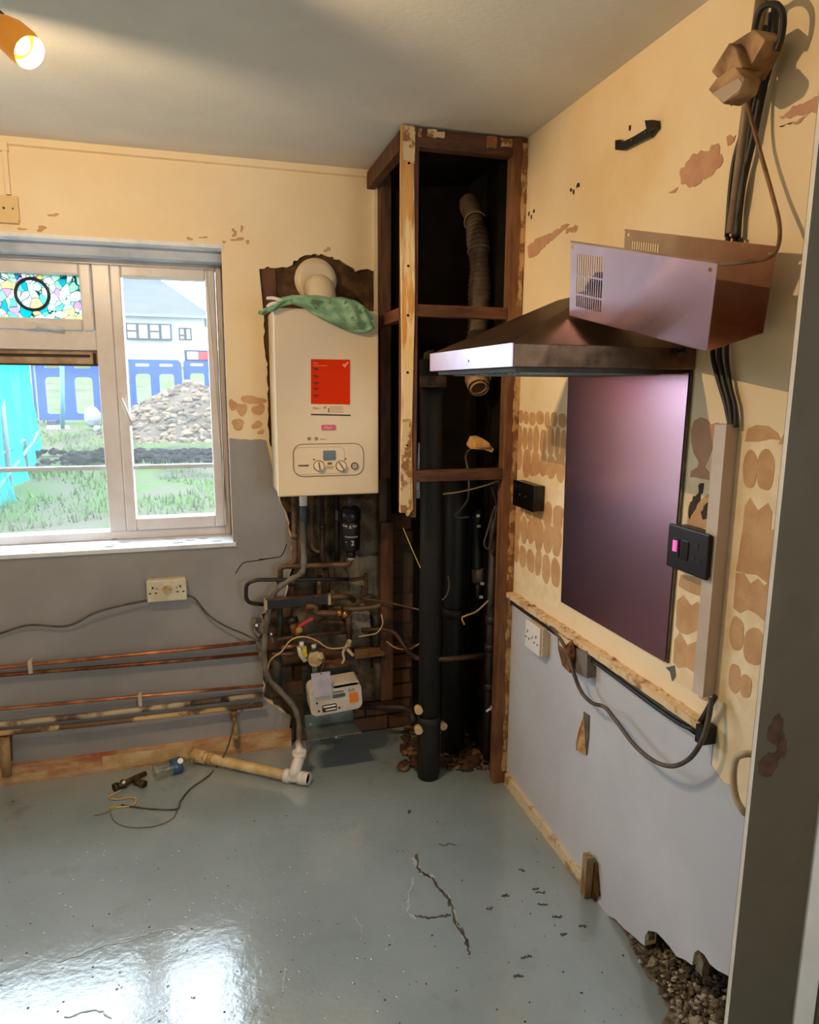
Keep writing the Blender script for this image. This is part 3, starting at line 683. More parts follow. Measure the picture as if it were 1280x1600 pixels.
def hwin(u0, u1, v0, v1, n, proj=0.0):
    a = onY(u0, v0, hy); b = onY(u1, v1, hy); m = MB(); y = hy - .04 - proj
    m.box((a.x, y, b.z), (b.x, hy, a.z)); w = m.obj('window', fd, hr)
    wd = (b.x - a.x) / n
    for k in range(n):
        g = MB(); g.box((a.x + k * wd + .08, y - .02, b.z + .08), (a.x + (k + 1) * wd - .08, y - .01, a.z - (.08 if k % 2 else .5))); g.obj('window_pane', pg, w)
        if k % 2 == 0: g = MB(); g.box((a.x + k * wd + .08, y - .02, a.z - .4), (a.x + (k + 1) * wd - .08, y - .01, a.z - .08)); g.obj('window_pane', pg, w)
hwin(197, 269, 505, 532, 4, .25); hwin(279, 300, 512, 532, 2)
hwin(100, 160, 505, 532, 4)
# teal debris netting on a frame, left
tealm = bpy.data.materials.new('teal_netting'); tealm.use_nodes = True; N_ = tealm.node_tree.nodes; K_ = tealm.node_tree.links; N_.clear()
o_ = N_.new('ShaderNodeOutputMaterial'); t_ = N_.new('ShaderNodeBsdfTransparent'); t_.inputs[0].default_value = (.25, .75, .78, 1); d_ = N_.new('ShaderNodeBsdfDiffuse'); d_.inputs[0].default_value = (.01, .16, .17, 1); d2 = N_.new('ShaderNodeBsdfTranslucent'); d2.inputs[0].default_value = (.01, .2, .21, 1)
a_ = N_.new('ShaderNodeAddShader'); K_.new(d_.outputs[0], a_.inputs[0]); K_.new(d2.outputs[0], a_.inputs[1]); x_ = N_.new('ShaderNodeMixShader')
n_ = N_.new('ShaderNodeTexNoise'); n_.inputs['Scale'].default_value = 2.2; g_ = N_.new('ShaderNodeNewGeometry'); K_.new(g_.outputs['Position'], n_.inputs['Vector']); r_ = N_.new('ShaderNodeMapRange'); r_.inputs[1].default_value = .3; r_.inputs[2].default_value = .7; r_.inputs[3].default_value = .35; r_.inputs[4].default_value = .8
K_.new(n_.outputs[0], r_.inputs[0]); K_.new(r_.outputs[0], x_.inputs[0]); K_.new(t_.outputs[0], x_.inputs[1]); K_.new(a_.outputs[0], x_.inputs[2]); K_.new(x_.outputs[0], o_.inputs[0])
nr = empty('debris_netting', tuple(onY(20, 700, 6.5)), 'translucent teal debris netting stretched on poles, left of the window view', 'netting')
m = MB(); A = [(-1.9, 4.6), (-1.75, 5.3), (-1.72, 6.0), (-1.72, 7.0)]
xs = [onY(-60, 700, 5.2).x, onY(10, 700, 6.2).x, onY(38, 690, 7.4).x, onY(54, 680, 8.6).x]; ys = [5.2, 6.2, 7.4, 8.6]
V = []
for i in range(25):
    t = i / 24 * 3; k = min(int(t), 2); f = t - k; xx = xs[k] * (1 - f) + xs[k + 1] * f; yy = ys[k] * (1 - f) + ys[k + 1] * f
    V.append([m.bm.verts.new((xx + .06 * math.sin(i * 1.1 + j * .5), yy + .04 * math.cos(i + j), gz(xx, yy) + j / 12 * (1.15 if i < 24 else 1.1))) for j in range(13)])
for i in range(24):
    for j in range(12): f = m.face([V[i][j], V[i + 1][j], V[i + 1][j + 1], V[i][j + 1]]); f.smooth = True
m.obj('net_sheet', tealm, nr, norm=False)
pale = mat('pale_pole', (120, 126, 124), (100, 120, 120), 4, .5)
for k in range(4):
    g = MB(); g.cyl((xs[k], ys[k], gz(xs[k], ys[k]) - .02), (xs[k], ys[k], gz(xs[k], ys[k]) + 1.2), .02, 10); g.obj('pole', pale, nr)
g = MB(); g.tube([onY(-5, 765, 5.6), onY(52, 690, 7.6), onY(60, 672, 8.6)], .016, 8); g.tube([onY(0, 710, 6.0), onY(50, 680, 8.0)], .014, 8); g.obj('brace', mat('teal_brace', (60, 130, 132)), nr)
g = MB(); g.bar(onY(46, 665, 10.0), onY(42, 582, 10.0), .22, .04, up=(1, 0, 0)); tag(g.obj('leaning_board', mat('pale_board', (110, 110, 106), (100, 104, 100), 3, .7)), 'pale upright board leaning between the teal netting and the barriers', 'board')
g = MB(); g.cyl(onY(98, 670, 9.0), onY(97, 572, 9.0), .025, 8); tag(g.obj('thin_post', mat('teal_post', (66, 110, 122))), 'thin pale teal post standing in front of the left barrier', 'post')
g = MB(); g.cyl(onY(74, 668, 9.4), onY(108, 668, 9.4), .022, 8); tag(g.obj('white_rail', whitep), 'short white rail lying on the grass by the teal netting', 'rail')
g = MB(); c = onY(145, 655, 10.8); g.blob((c.x, c.y, c.z + .03), .15, 3, .03, (.75, .7, 1.0)); g.blob((c.x + .06, c.y - .1, c.z - .13), .05, 2, .05); tag(g.obj('white_sack', mat('white_sack', (130, 134, 140), (118, 122, 130), 6, .7, bump=.3)), 'white bulging sack on the grass in front of the blue barrier', 'sack')
g = MB(); c = onY(27, 597, 8.0); g.plate([rrect(c, EX, EZ, .09, .14, .02, 3)], (0, .02, 0)); tag(g.obj('red_tag', mat('red_tag', (150, 40, 60))), 'small pinkish red tag hanging on the teal netting', 'tag')

# ================================================================== TIMBER SHAFT with flue duct and soil pipe
SX0, SY0 = .652, 2.345
sh = empty('timber_shaft', (.87, 2.6, 0), 'open dark brown timber stud frame boxing the pipes in the corner', 'frame')
pw = .05
zl = 1.055
m = MB()
P0 = Vector((.652, 2.345, 0))
fr = [(P0.x, z_) for z_ in (0,)]
m.plate([[Vector((.655 + (.004 * math.sin(z * 5)), 2.345, z)) for z in np.linspace(1.12, 2.395, 30)] + [Vector((.697 + .003 * math.sin(z * 7 + 1), 2.345, z)) for z in np.linspace(2.395, 1.13, 30)] + [Vector((.68, 2.345, 1.105)), Vector((.672, 2.345, 1.13))]], (0, .02, 0))
m.mi = 1; m.box((.66, 2.364, 1.15), (.705, 2.40, 2.395)); m.box((.697, 2.35, 1.10), (.712, 2.395, 2.395))
m.mi = 2
for z in (2.28, 1.96, 1.80, 1.61, 1.36): m.cyl((.676, 2.3445, z), (.676, 2.343, z), .004, 8)
m.obj('corner_post', [timberl, timber, dark], sh)
m = MB()
m.plate([jag([Vector((.655, 2.343, z)) for z in (1.12, 1.30, 1.38, 1.45)] + [Vector((.69, 2.343, z)) for z in (1.45, 1.36, 1.28, 1.2, 1.12)], .02, .004)], (0, .002, 0))
m.obj('flaked_coat', peel, sh); m = MB(); m.plate([jag([Vector((.657, 2.343, 2.29)), Vector((.657, 2.343, 2.39)), Vector((.697, 2.343, 2.39)), Vector((.697, 2.343, 2.28))], .02, .002)], (0, .002, 0)); m.obj('flaked_coat', peel, sh)
m = MB(); m.box((1.045, 2.345, .0), (1.098, 2.39, 2.395)); m.mi = 1
m.plate([jag([Vector((1.078, 2.343, z)) for z in np.linspace(.05, 2.38, 12)] + [Vector((1.098, 2.343, z)) for z in np.linspace(2.38, .05, 12)], .03, .006)], (0, .002, 0))
m.obj('wall_post', [mat('wall_post_wood', (134, 92, 60), (100, 64, 40), 5, .75, bump=.3, stretch=(6, 6, 1)), mat('post_paint_edge', (196, 160, 112), (136, 92, 58), 22, .8, lo=.45, hi=.55, bump=.3)], sh, .003)
m = MB(); m.box((.712, 2.35, 2.335), (1.045, 2.39, 2.392)); m.mi = 1
for a, b, h in ((.74, .80, .02), (.95, .985, .035), (1.0, 1.043, .03), (.71, .722, .025)): m.plate([jag([Vector((a, 2.348, 2.39 - h)), Vector((a, 2.348, 2.39)), Vector((b, 2.348, 2.39)), Vector((b, 2.348, 2.39 - h))], .012, .005)], (0, .002, 0))
m.obj('top_rail', [timberh, peel], sh, .002)
zr1 = onY(730, 488, 2.36).z; m = MB(); m.box((.712, 2.352, zr1 - .02), (1.045, 2.39, zr1 + .02)); m.obj('middle_rail', timberh, sh, .002)
zr2 = onY(720, 742, 2.36).z; m = MB(); m.box((.712, 2.348, zr2 - .02), (1.05, 2.385, zr2 + .02)); m.obj('lower_rail', timberh, sh, .002)
m = MB(); m.box((.655, 2.39, 2.33), (.69, 2.87, 2.392)); m.obj('side_top_rail', timber, sh, .002)
m = MB(); m.box((.66, 2.39, zr1 - .03), (.695, 2.85, zr1 + .012)); m.obj('side_middle_rail', mat('side_rail', (126, 72, 38), (92, 50, 28), 5, .7, stretch=(6, 1, 6)), sh, .002)
m = MB(); m.box((.70, 2.83, 1.18), (.745, 2.876, 2.392)); m.obj('back_post', timber, sh, .002)
m = MB(); m.box((.70, 2.82, .18), (.755, 2.876, .99)); m.mi = 1; m.box((.698, 2.84, .97), (.73, 2.877, 1.20)); m.obj('lower_back_post', [timber, mat('greyed_timber', (86, 66, 50), (60, 46, 36), 6, .8)], sh, .003)
m = MB(); m.box((.685, 2.868, 1.84), (.699, 2.886, 2.37)); m.obj('plaster_edge', cream, sh)
# dark lining
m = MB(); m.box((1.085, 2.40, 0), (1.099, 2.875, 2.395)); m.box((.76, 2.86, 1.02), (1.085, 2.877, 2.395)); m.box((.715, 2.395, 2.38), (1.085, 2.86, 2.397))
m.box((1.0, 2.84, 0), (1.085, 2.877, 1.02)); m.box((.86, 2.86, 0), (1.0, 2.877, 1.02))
struct(m.obj('trim_9', nearblack))
m = MB(); m.bar((.83, 2.85, 1.1), (.83, 2.85, 2.38), .03, .03, up=(1, 0, 0)); tag(m.obj('batten', mat('dark_batten', (50, 34, 26), (36, 26, 20), 8, .9)), 'dark vertical batten fixed at the back of the open shaft', 'batten')
# flexible duct
dx = .94
pts = smooth_path([onY(733, 318, 2.86), onY(741, 338, 2.74), onY(747, 375, 2.64), onY(750, 420, 2.60), onY(749, 470, 2.58), onY(746, 530, 2.56), onY(743, 575, 2.54)], 30)
m = MB()
n = len(pts); m.tube(pts, lambda t: .040 + .0022 * math.sin(t * 260) + .003 * math.sin(t * 23), 20)
m.mi = 1
for k in (38, 72): m.ring(pts[k], pts[k + 1] - pts[k], .043, .003, 24, 6)
tag(m.obj('flexible_duct', [foil, mat('duct_tape', (150, 130, 104), rough=.6)]), 'dusty ribbed flexible duct curving down inside the open shaft', 'duct')
# pipe bracket end of the duct (torn fitting beneath the hood)
r = empty('duct_spigot', tuple(onY(748, 620, 2.5)), 'torn pale duct spigot hanging open below the hood in the shaft', 'spigot')
c = onY(748, 606, 2.46); m = MB(); m.tube([onY(744, 578, 2.52), onY(746, 592, 2.50), c], lambda t: .042 - .006 * math.sin(t * 9), 18, cap=False); m.mi = 0; m.ring(c, (.0, -.7, -.7), .030, .004, 24, 6); m.obj('collar', mat('spigot_card', (176, 142, 98), (140, 106, 70), 18, .8, bump=.3), r)
m = MB(); m.plate([jag([onY(u, v, 2.47) for u, v in ((727, 582), (768, 580), (766, 596), (756, 592), (748, 600), (736, 598))], .01, .003)], (0, .012, 0)); m.obj('torn_sleeve', mat('torn_sleeve', (150, 128, 104), (112, 90, 70), 22, .8), r)
m = MB(); m.tube([onY(742, 575, 2.44), onY(775, 573, 2.44)], .003, 6); m.obj('clip_wire', whitep, r)
# soil stack (big black pipe), second stack, slim pipe
r = empty('soil_pipe', (onY(672, 1198, 2.45).x, 2.45, 0), 'thick black cast iron soil pipe standing at the front of the shaft', 'pipe')
xs_ = onY(672, 1000, 2.47).x
m = MB(); m.tube(bend([(xs_, 2.47, 0), (xs_, 2.47, 1.25), (xs_ + .0, 2.5, 1.66)], .05), .043, 24); m.obj('pipe_run', ironp, r)
m = MB(); m.tube([(xs_, 2.47, .27), (xs_, 2.47, .24), (xs_, 2.47, .14), (xs_, 2.47, .02)], lambda t: .047, 24); m.obj('socket_collar', ironp, r)
m = MB(); m.cyl((xs_, 2.47, 1.56), (xs_, 2.47, 1.60), .05, 20); m.blob((xs_ + .0, 2.48, 1.66), .03, 2, .4); m.obj('stub_top', mat('dusty_fluff', (96, 78, 58), (60, 48, 38), 20, .9), r)
x2 = onY(712, 900, 2.62).x
m = MB(); m.tube([(x2, 2.62, 0), (x2, 2.62, 1.05), (x2, 2.64, 1.2)], .05, 24); m.mi = 0; m.cyl((x2, 2.62, .62), (x2, 2.62, .66), .055)
tag(m.obj('drain_stack', mat('black_stack', (20, 19, 22), (28, 25, 24), 8, .5)), 'second black stack pipe standing just behind the soil pipe', 'pipe')
x3 = onY(767, 1000, 2.50).x
m = MB(); m.tube([(x3, 2.50, .0), (x3, 2.50, .5), (x3, 2.50, 1.1)], .019, 16)
for z in (.50, .62, .33): m.mi = 0; m.cyl((x3, 2.50, z), (x3, 2.50, z + .03), .024)
tag(m.obj('slim_waste_pipe', mat('slim_pipe', (58, 50, 46), (40, 34, 32), 12, .5)), 'slim dark upright waste pipe at the right of the shaft', 'pipe')
r = empty('push_fit_pipe', tuple(onY(745, 960, 2.62)), 'dark grey push-fit pipe with white marked couplings in the shaft', 'pipe')
m = MB(); m.cyl(onY(744, 800, 2.62), onY(746, 960, 2.62), .020); m.obj('pipe_run', mat('green_grey_pipe', (52, 58, 56), (40, 44, 42), 10, .4), r)
for v0, v1, mt, rr in ((888, 908, mat('grey_coupling', (122, 112, 104), rough=.5), .026), (910, 940, blackp, .025), (795, 824, blackp, .024)):
    m = MB(); m.cyl(onY(746, v0, 2.62), onY(747, v1, 2.62), rr); m.obj('coupling', mt, r)
for u, v in ((747, 806), (748, 822), (754, 912), (752, 933)):
    m = MB(); a = onY(u, v, 2.591); m.box(a - Vector((.007, .004, .005)), a + Vector((.007, .004, .005))); m.obj('printed_mark', mat('white_mark', (230, 230, 226)), r)
# pipe caps low at the stack
capm = mat('cream_cap', (206, 176, 130), rough=.5)
for i, (u, v, lab) in enumerate(((653, 1106, 'upper cream pipe cap on the left of the soil pipe foot'), (653, 1137, 'lower cream pipe cap on the left of the soil pipe foot'), (689, 1131, 'cream pipe cap on the right of the soil pipe foot'))):
    c = onY(u, v, 2.46 if i < 2 else 2.5); s = -1 if i < 2 else 1
    m = MB(); m.cyl(c, c + Vector((s * .004, -.028, 0)), .016, 16); m.mi = 1; m.tube([c + Vector((0, .01, 0)), c + Vector((-s * .02, .05, -.02))], .008, 8); tag(m.obj('blanked_pipe_end', [capm, blackp]), lab, 'pipe cap', 'cream caps at the soil pipe foot')
# wires in the shaft
def cable(name, pts, r, mt, lab, cat='cable', n=8, grp=None, seg=8, par=None):
    m = MB(); m.tube(smooth_path(pts, n), r, seg); o = m.obj(name, mt); tag(o, lab, cat, grp); return o
def P(l): return [onY(u, v, y) for u, v, y in l]
cable('grey_wire', P([(733, 808, 2.5), (712, 806, 2.50), (731, 780, 2.48), (732, 740, 2.48), (728, 712, 2.5), (738, 700, 2.46), (745, 698, 2.46)]), .0045, cabg, 'grey cable looping up into the torn junction box lid in the shaft')
cable('grey_wire', P([(690, 772, 2.45), (720, 768, 2.43), (760, 758, 2.42), (795, 745, 2.40)]), .003, cabc, 'thin cream wire crossing the shaft just below the lower rail')
cable('grey_wire', P([(774, 790, 2.44), (762, 830, 2.46), (757, 850, 2.46), (764, 857, 2.46), (770, 830, 2.45), (776, 790, 2.44), (768, 760, 2.44)]), .004, cabg, 'narrow grey cable loop hanging at the right inside the shaft')
cable('grey_wire', P([(700, 900, 2.44), (702, 915, 2.43), (698, 930, 2.43), (691, 938, 2.43)]), .003, cabg, 'short curled grey wire end between the two black stacks')
cable('grey_wire', P([(630, 825, 2.6), (645, 860, 2.55), (657, 887, 2.44)]), .002, cabc, 'thin straight cream wire slanting down to the soil pipe')
cable('grey_wire', P([(764, 938, 2.47), (745, 955, 2.46), (728, 962, 2.46), (722, 966, 2.46), (726, 976, 2.46)]), .0035, cabc, 'forked cream wire sticking out low in the shaft')
cable('grey_wire', P([(604, 1002, 2.78), (620, 1013, 2.76), (640, 1014, 2.74), (657, 1005, 2.5)]), .003, cabc, 'drooping cream wire at the left of the soil pipe')
m = MB(); m.plate([[onY(u, v, 2.44) for u, v in ((733, 697), (739, 684), (748, 683), (756, 686), (762, 690), (772, 702), (769, 707), (758, 703), (745, 702), (735, 701))]], (0, .03, .004)); m.box(onY(742, 699, 2.44), onY(765, 692, 2.43))
tag(m.obj('broken_junction_box', mat('aged_plastic', (232, 186, 112), (200, 150, 84), 30, .5, bump=.2)), 'broken yellowed junction box lid hanging on cables in the shaft', 'junction box')
m = MB(); m.box(onY(651, 768, 2.40), onY(655, 778, 2.41)); m.plate([jag(ydir([(651, 768), (654, 692), (656, 692), (656, 770)], 2.41), .02, .0005)], (0, .004, 0)); tag(m.obj('metal_strip', galv), 'narrow metal strip dangling below the corner post of the shaft', 'strip')
m = MB()
for k, (u, v) in enumerate(((765, 1110), (772, 1104), (776, 1108))): m.tube([onY(u - 5, v + 2, 2.42), onY(u, v - 2, 2.42), onY(u + 6, v, 2.42)], .005, 8)
tag(m.obj('pipe_clip', whitep), 'white plastic pipe clip low on the right post of the shaft', 'clip')
# rubble at the foot of the shaft
m = MB()
for _ in range(340):
    p = onZ(rnd(628, 785), rnd(1140, 1205), 0)
    if p.y < 2.33 or p.x > 1.09: continue
    m.mi = random.choice((0, 0, 1)); m.blob((p.x, p.y, .006 + rnd(0, .012)), rnd(.004, .020), 1, .35, (1.3, 1, .6))
tag(m.obj('shaft_debris', [mat('brown_debris', (88, 60, 42), (62, 42, 30), 30, .95), mat('ochre_debris', (132, 98, 66), rough=.9)]), 'loose brown debris around the foot of the shaft pipes', 'debris', kind='stuff')

# ================================================================== BOILER
BY = 2.585
bl0, bl1 = onY(432, 620, BY), onY(592, 620, BY); bx0, bx1 = onY(427, 483, BY).x, onY(592, 620, BY).x
bz0, bz1 = onY(515, 774, BY).z, onY(515, 483.5, BY).z
b = empty('boiler', ((bx0 + bx1) / 2, 2.72, bz0), 'tall white wall mounted boiler with a red label on its front', 'boiler')
enam = mat('white_enamel', (222, 204, 174), (216, 196, 164), 2, .35)
m = MB(); m.box((bx0 + .006, BY + .02, bz0), (bx1 - .006, 2.872, bz1)); m.obj('body', enam, b, .006)
m = MB(); m.box((bx0, BY, bz0), (bx1, BY + .03, bz1)); m.obj('front_cover', enam, b, .006)
def bq(u, v, d=0): return onY(u, v, BY - d)
def bpoly(m, pts, d, e): m.plate([[bq(u, v, d) for u, v in pts]], (0, e, 0))
m = MB(); bpoly(m, [(486, 561), (547, 562), (547, 632), (486, 631)], .0018, .0016); st = m.obj('red_label', mat('label_red', (214, 52, 4), rough=.7, spec=.1), b)
m = MB(); m.text('Main', bq(489.5, 569, .0025), EX, EZ, .010); m.plate([[bq(u, v, .0025) for u, v in ((489, 570.8), (511, 571.2), (511, 571.9), (489, 571.5))]], (0, .0006, 0)); m.obj('label_heading', mat('label_pink', (250, 150, 116)), st); m = MB(); m.plate([[bq(u, v, .0025) for u, v in ((535, 570), (538, 568), (539, 570), (543, 565), (545, 566), (539, 574.5))]], (0, .0006, 0)); m.obj('label_tick', mat('label_pink', (250, 150, 116)), st)
for v in (575.5, 587, 597.5, 606.5, 617):
    m = MB(); bpoly(m, [(489, v - 1), (498, v), (498.5, v + 1.8), (495.5, v + 2.4), (494.5, v + 4.5), (492.5, v + 3.5), (493.5, v + 2), (490, v + 1.2)], .0024, .0006); m.obj('scribble', mat('label_dark', (110, 14, 18)), st)
m = MB(); bpoly(m, [(486, 633), (547, 634), (547, 650), (486, 649)], .0012, .001); st2 = m.obj('white_label', mat('label_white', (226, 208, 180)), b)
m = MB(); bpoly(m, [(486, 646.5), (548, 648), (548, 650), (486, 648.5)], .0018, .0006); bpoly(m, [(513, 638), (514.5, 638), (514.5, 644.5), (513, 644.5)], .0018, .0006)
m.obj('label_rule', mat('label_black', (50, 20, 16)), st2)
m = MB(); m.text('Main', bq(489.5, 639.5, .002), EX, EZ, .0115); m.plate([[bq(u, v, .002) for u, v in ((505.5, 636.5), (507, 635.5), (508, 637), (510.5, 633.5), (511, 634.5), (508, 639))]], (0, .0006, 0)); m.obj('label_brand', mat('label_brown', (170, 74, 50)), st2)
m = MB()
for v in (635, 637, 639, 641.5, 643.5): bpoly(m, [(515.5, v), (536, v + .4), (536, v + 1), (515.5, v + .6)], .0018, .0006)
m.obj('small_print', mat('label_print', (150, 128, 104)), st2)
m = MB(); m.plate([rrect(bq(513.6, 668, .003), EX, EZ, bq(525, 668).x - bq(502.5, 668).x, bq(513, 663.5).z - bq(513, 672).z, .004)], (0, .003, 0)); st3 = m.obj('red_badge', mat('badge_red', (196, 24, 34), rough=.3), b)
m = MB(); m.text('Main', bq(506.5, 670.3, .0036), EX, EZ, .0155); m.obj('badge_lettering', mat('badge_white', (250, 190, 190)), st3)
m = MB(); bpoly(m, [(480.5, 683), (486, 683), (486, 688), (480.5, 688)], .001, .0006); bpoly(m, [(492, 683), (497, 683), (497, 687), (494, 688.5), (492, 688)], .001, .0006)
bpoly(m, [(500, 685.6), (510, 686), (510, 687), (500, 686.6)], .001, .0006); m.obj('faint_print', mat('faint_print', (150, 128, 100)), b)
pc = bq(514, 718.5, .002); pwid = bq(569, 718).x - bq(460, 718).x; ph = bq(514, 694).z - bq(514, 743).z
m = MB(); m.plate([rrect(pc, EX, EZ, pwid, ph, .035, 8)], (0, .003, 0)); cp = m.obj('control_panel', enam, b)
m = MB(); m.plate([rrect(pc + Vector((0, -.0004, 0)), EX, EZ, pwid + .004, ph + .004, .036, 8), rrect(pc + Vector((0, -.0004, 0)), EX, EZ, pwid - .001, ph - .001, .034, 8)], (0, .002, 0)); m.obj('panel_seam', mat('seam', (112, 84, 58)), cp)
m = MB(); q = pc + Vector((-.035, -.0006, -.002)); m.plate([rrect(q, EX, EZ, pwid * .72, ph * .86, .02, 6), rrect(q, EX, EZ, pwid * .72 - .003, ph * .86 - .003, .019, 6)], (0, .001, 0)); m.obj('inner_seam', mat('seam2', (176, 148, 112)), cp)
m = MB(); m.plate([rrect(bq(515, 711.5, .005), EX, EZ, bq(525, 711).x - bq(505.5, 711).x, bq(515, 704).z - bq(515, 719).z, .004)], (0, .003, 0)); m.obj('display', mat('lcd', (74, 78, 76), rough=.2), cp)
for u in (498.5, 533):
    c = bq(u, 728, .004); m = MB(); m.cyl(c + Vector((0, .003, 0)), c + Vector((0, -.012, 0)), .019, 28, .017); kb = m.obj('knob', mat('knob_beige', (226, 208, 176), rough=.3), cp)
    m = MB(); m.bar(c + Vector((-.003 if u < 500 else -.01, -.013, .016)), c + Vector((.002 if u < 500 else .01, -.013, -.014)), .004, .005, up=(0, 1, 0)); m.obj('pointer', mat('pointer', (112, 90, 66)), kb)
    m = MB(); m.ring(c, (0, 1, 0), .0195, .0012, 28, 6); m.obj('knob_shadow_ring', mat('ring_dark', (90, 66, 44)), kb)
c = bq(554, 728, .004); m = MB(); m.cyl(c + Vector((0, .003, 0)), c + Vector((0, -.003, 0)), .012, 24); g1 = m.obj('pressure_gauge', mat('gauge_face', (196, 176, 160)), cp)
m = MB(); m.ring(c + Vector((0, -.003, 0)), (0, 1, 0), .012, .0018, 28, 6); m.bar(c + Vector((-.004, -.004, .002)), c + Vector((.004, -.004, -.002)), .0015, .0015); m.obj('gauge_ring', mat('gauge_ring', (50, 34, 30)), g1)
m = MB(); bpoly(m, [(466, 726.5), (483, 726), (482, 729), (466, 729)], .0026, .0008); bpoly(m, [(512, 722.5), (519, 722.5), (519, 726), (512, 726)], .0026, .0008); bpoly(m, [(489, 717), (492.5, 717), (492.5, 719), (489, 719)], .0026, .0008); bpoly(m, [(538, 716), (541.5, 716), (541.5, 718.5), (538, 718.5)], .0026, .0008)
m.obj('panel_print', mat('panel_print', (112, 88, 62)), cp)
m = MB(); m.mi = 0; bpoly(m, [(510, 728), (522, 728), (520, 733), (510, 733)], .0026, .0006); m.obj('panel_plate', mat('panel_plate', (190, 164, 124)), cp)
# flue
f = empty('flue_elbow', tuple(onY(500, 470, 2.75)), 'cream round flue elbow dropping onto the boiler top', 'flue')
cd_ = onY(493, 438, 2.876); m = MB(); m.tube([cd_ + Vector((0, .02, 0)), cd_ + Vector((0, -.012, 0)), cd_ + Vector((0, -.02, 0))], lambda t: .083 if t < .8 else .062, 40); m.obj('wall_collar', enam, f)
tx = onY(503, 440, 2.74); path = [Vector((tx.x, 2.86, tx.z - .02)), Vector((tx.x, 2.80, tx.z - .02))] + [Vector((tx.x, 2.80 - .06 * math.sin(a), tx.z - .02 - .06 * (1 - math.cos(a)))) for a in np.linspace(.15, PI / 2, 9)] + [Vector((tx.x, 2.74, bz1 - .005))]
m = MB(); m.tube(path, .054, 32); m.obj('bend', enam, f)
# rag draped over the boiler's top edge
def ragmesh():
    m = MB(); spine = [(424, 484, .0, 5), (440, 472, .02, 7), (458, 468, .03, 7), (475, 471, .03, 10), (495, 478, .03, 16), (515, 485, .028, 20), (535, 489, .022, 25), (553, 494, .02, 26), (568, 500, .02, 21), (580, 505, .02, 13), (585, 508, .02, 5)]
    n = 12; rows = []
    S = []
    for i in range(len(spine) - 1):
        for k in range(5):
            t = k / 5; S.append([spine[i][j] * (1 - t) + spine[i + 1][j] * t for j in range(4)])
    S.append(list(spine[-1]))
    for i, (u, v, d, h) in enumerate(S):
        row = []
        for k in range(22):
            th = 2 * PI * k / 22; c = math.cos(th); s_ = math.sin(th)
            p = onY(u + c * h * .0, v + s_ * h, BY - .012)
            wr = noise.noise(Vector((i * .16, k * .5, 3))) * .020 + .007 * math.sin(i * .35 + k * 1.4) + .005 * math.sin(i * .8 - k * .9)
            p.y = BY - .014 - (d + .008) * max(c, -.25) * (h / 22 + .25) - wr * (c > 0)
            p.z += .003 * math.sin(k * 2.3 + i * .3); row.append(m.bm.verts.new(p))
        rows.append(row)
    for a, b_ in zip(rows, rows[1:]):
        for k in range(22): fc = m.face([a[k], a[(k + 1) % 22], b_[(k + 1) % 22], b_[k]]); fc.smooth = True
    m.face(rows[0]); m.face(rows[-1][::-1]); return m
rg = ragmesh().obj('cleaning_rag', mat('green_cloth', (152, 190, 156), (124, 168, 132), 14, .9, bump=.5, bsc=40, c3=(90, 110, 84), sc3=24, lo3=.6, hi3=.66), None)
tag(rg, 'crumpled pale green cloth draped over the top edge of the boiler', 'cloth')
sb = rg.modifiers.new('sub', 'SUBSURF'); sb.levels = 1; sb.render_levels = 1
m = MB(); m.tube(smooth_path(P([(456, 472, BY - .01), (440, 470, BY - .015), (428, 466, BY - .012), (417, 466, BY + .0)]), 5), lambda t: .009 - .004 * t, 10); m.tube(smooth_path(P([(440, 474, BY - .015), (425, 475, BY - .015), (418, 480, BY - .01)]), 5), .007, 10)
tag(m.obj('white_glove_finger', mat('pale_rag', (226, 218, 220), (200, 196, 200), 20, .9)), 'white twisted cloth end poking out left of the green cloth', 'cloth')
m = MB(); m.tube(smooth_path(P([(430, 482, BY - .012), (418, 484, BY - .014), (410, 489, BY - .01), (404, 487, BY - .01)]), 5), lambda t: .011 - .004 * t, 10); m.obj('rag_tail', mat('green_cloth', ()), rg)
# ================================================================== PIPEWORK UNDER THE BOILER
def pipe(name, pts, r, mt, lab, grp=None, cat='pipe', rb=.03, collars=(), cm=None, seg=14):
    m = MB(); pp = P(pts); m.tube(bend(pp, rb), r, seg); o = m.obj(name, mt); tag(o, lab, cat, grp)
    for t in collars:
        i = int(t); f = t - i; c = pp[i].lerp(pp[i + 1], f); d = (pp[i + 1] - pp[i]).normalized(); k = MB(); k.cyl(c - d * .012, c + d * .012, r * 1.28, seg); k.obj('collar', cm or mt, o)
    return o
def corr(name, pts, r, mt, lab, n=14, k=90, cat='hose'):
    m = MB(); m.tube(smooth_path(P(pts), n), lambda t: r * (1 + .10 * math.sin(t * k * 2 * PI / 6)), 12); return tag(m.obj(name, mt), lab, cat)
o = corr('condensate_hose', [(474, 800, 2.78), (474, 840, 2.78), (475, 880, 2.78), (470, 896, 2.78), (450, 908, 2.78), (430, 925, 2.78), (419, 960, 2.79), (414, 1000, 2.80), (414, 1035, 2.80), (420, 1060, 2.79), (440, 1082, 2.77), (460, 1105, 2.75), (468, 1130, 2.73), (468, 1165, 2.71)], .0125, greyhose, 'grey condensate hose winding down from the boiler to the floor pipe')
m = MB(); m.cyl(onY(474, 772, 2.78), onY(474, 790, 2.78), .016); m.obj('white_nut', whitep, o); m = MB(); m.cyl(onY(474, 788, 2.78), onY(474, 815, 2.78), .014); m.obj('blue_grey_sleeve', mat('bluegrey', (74, 84, 92), rough=.5), o)
pipe('boiler_pipe', [(460, 775, 2.80), (461, 878, 2.80), (448, 884, 2.80)], .012, brownpipe, 'brown pipe leaving the boiler at its far left underside', collars=(.6,))
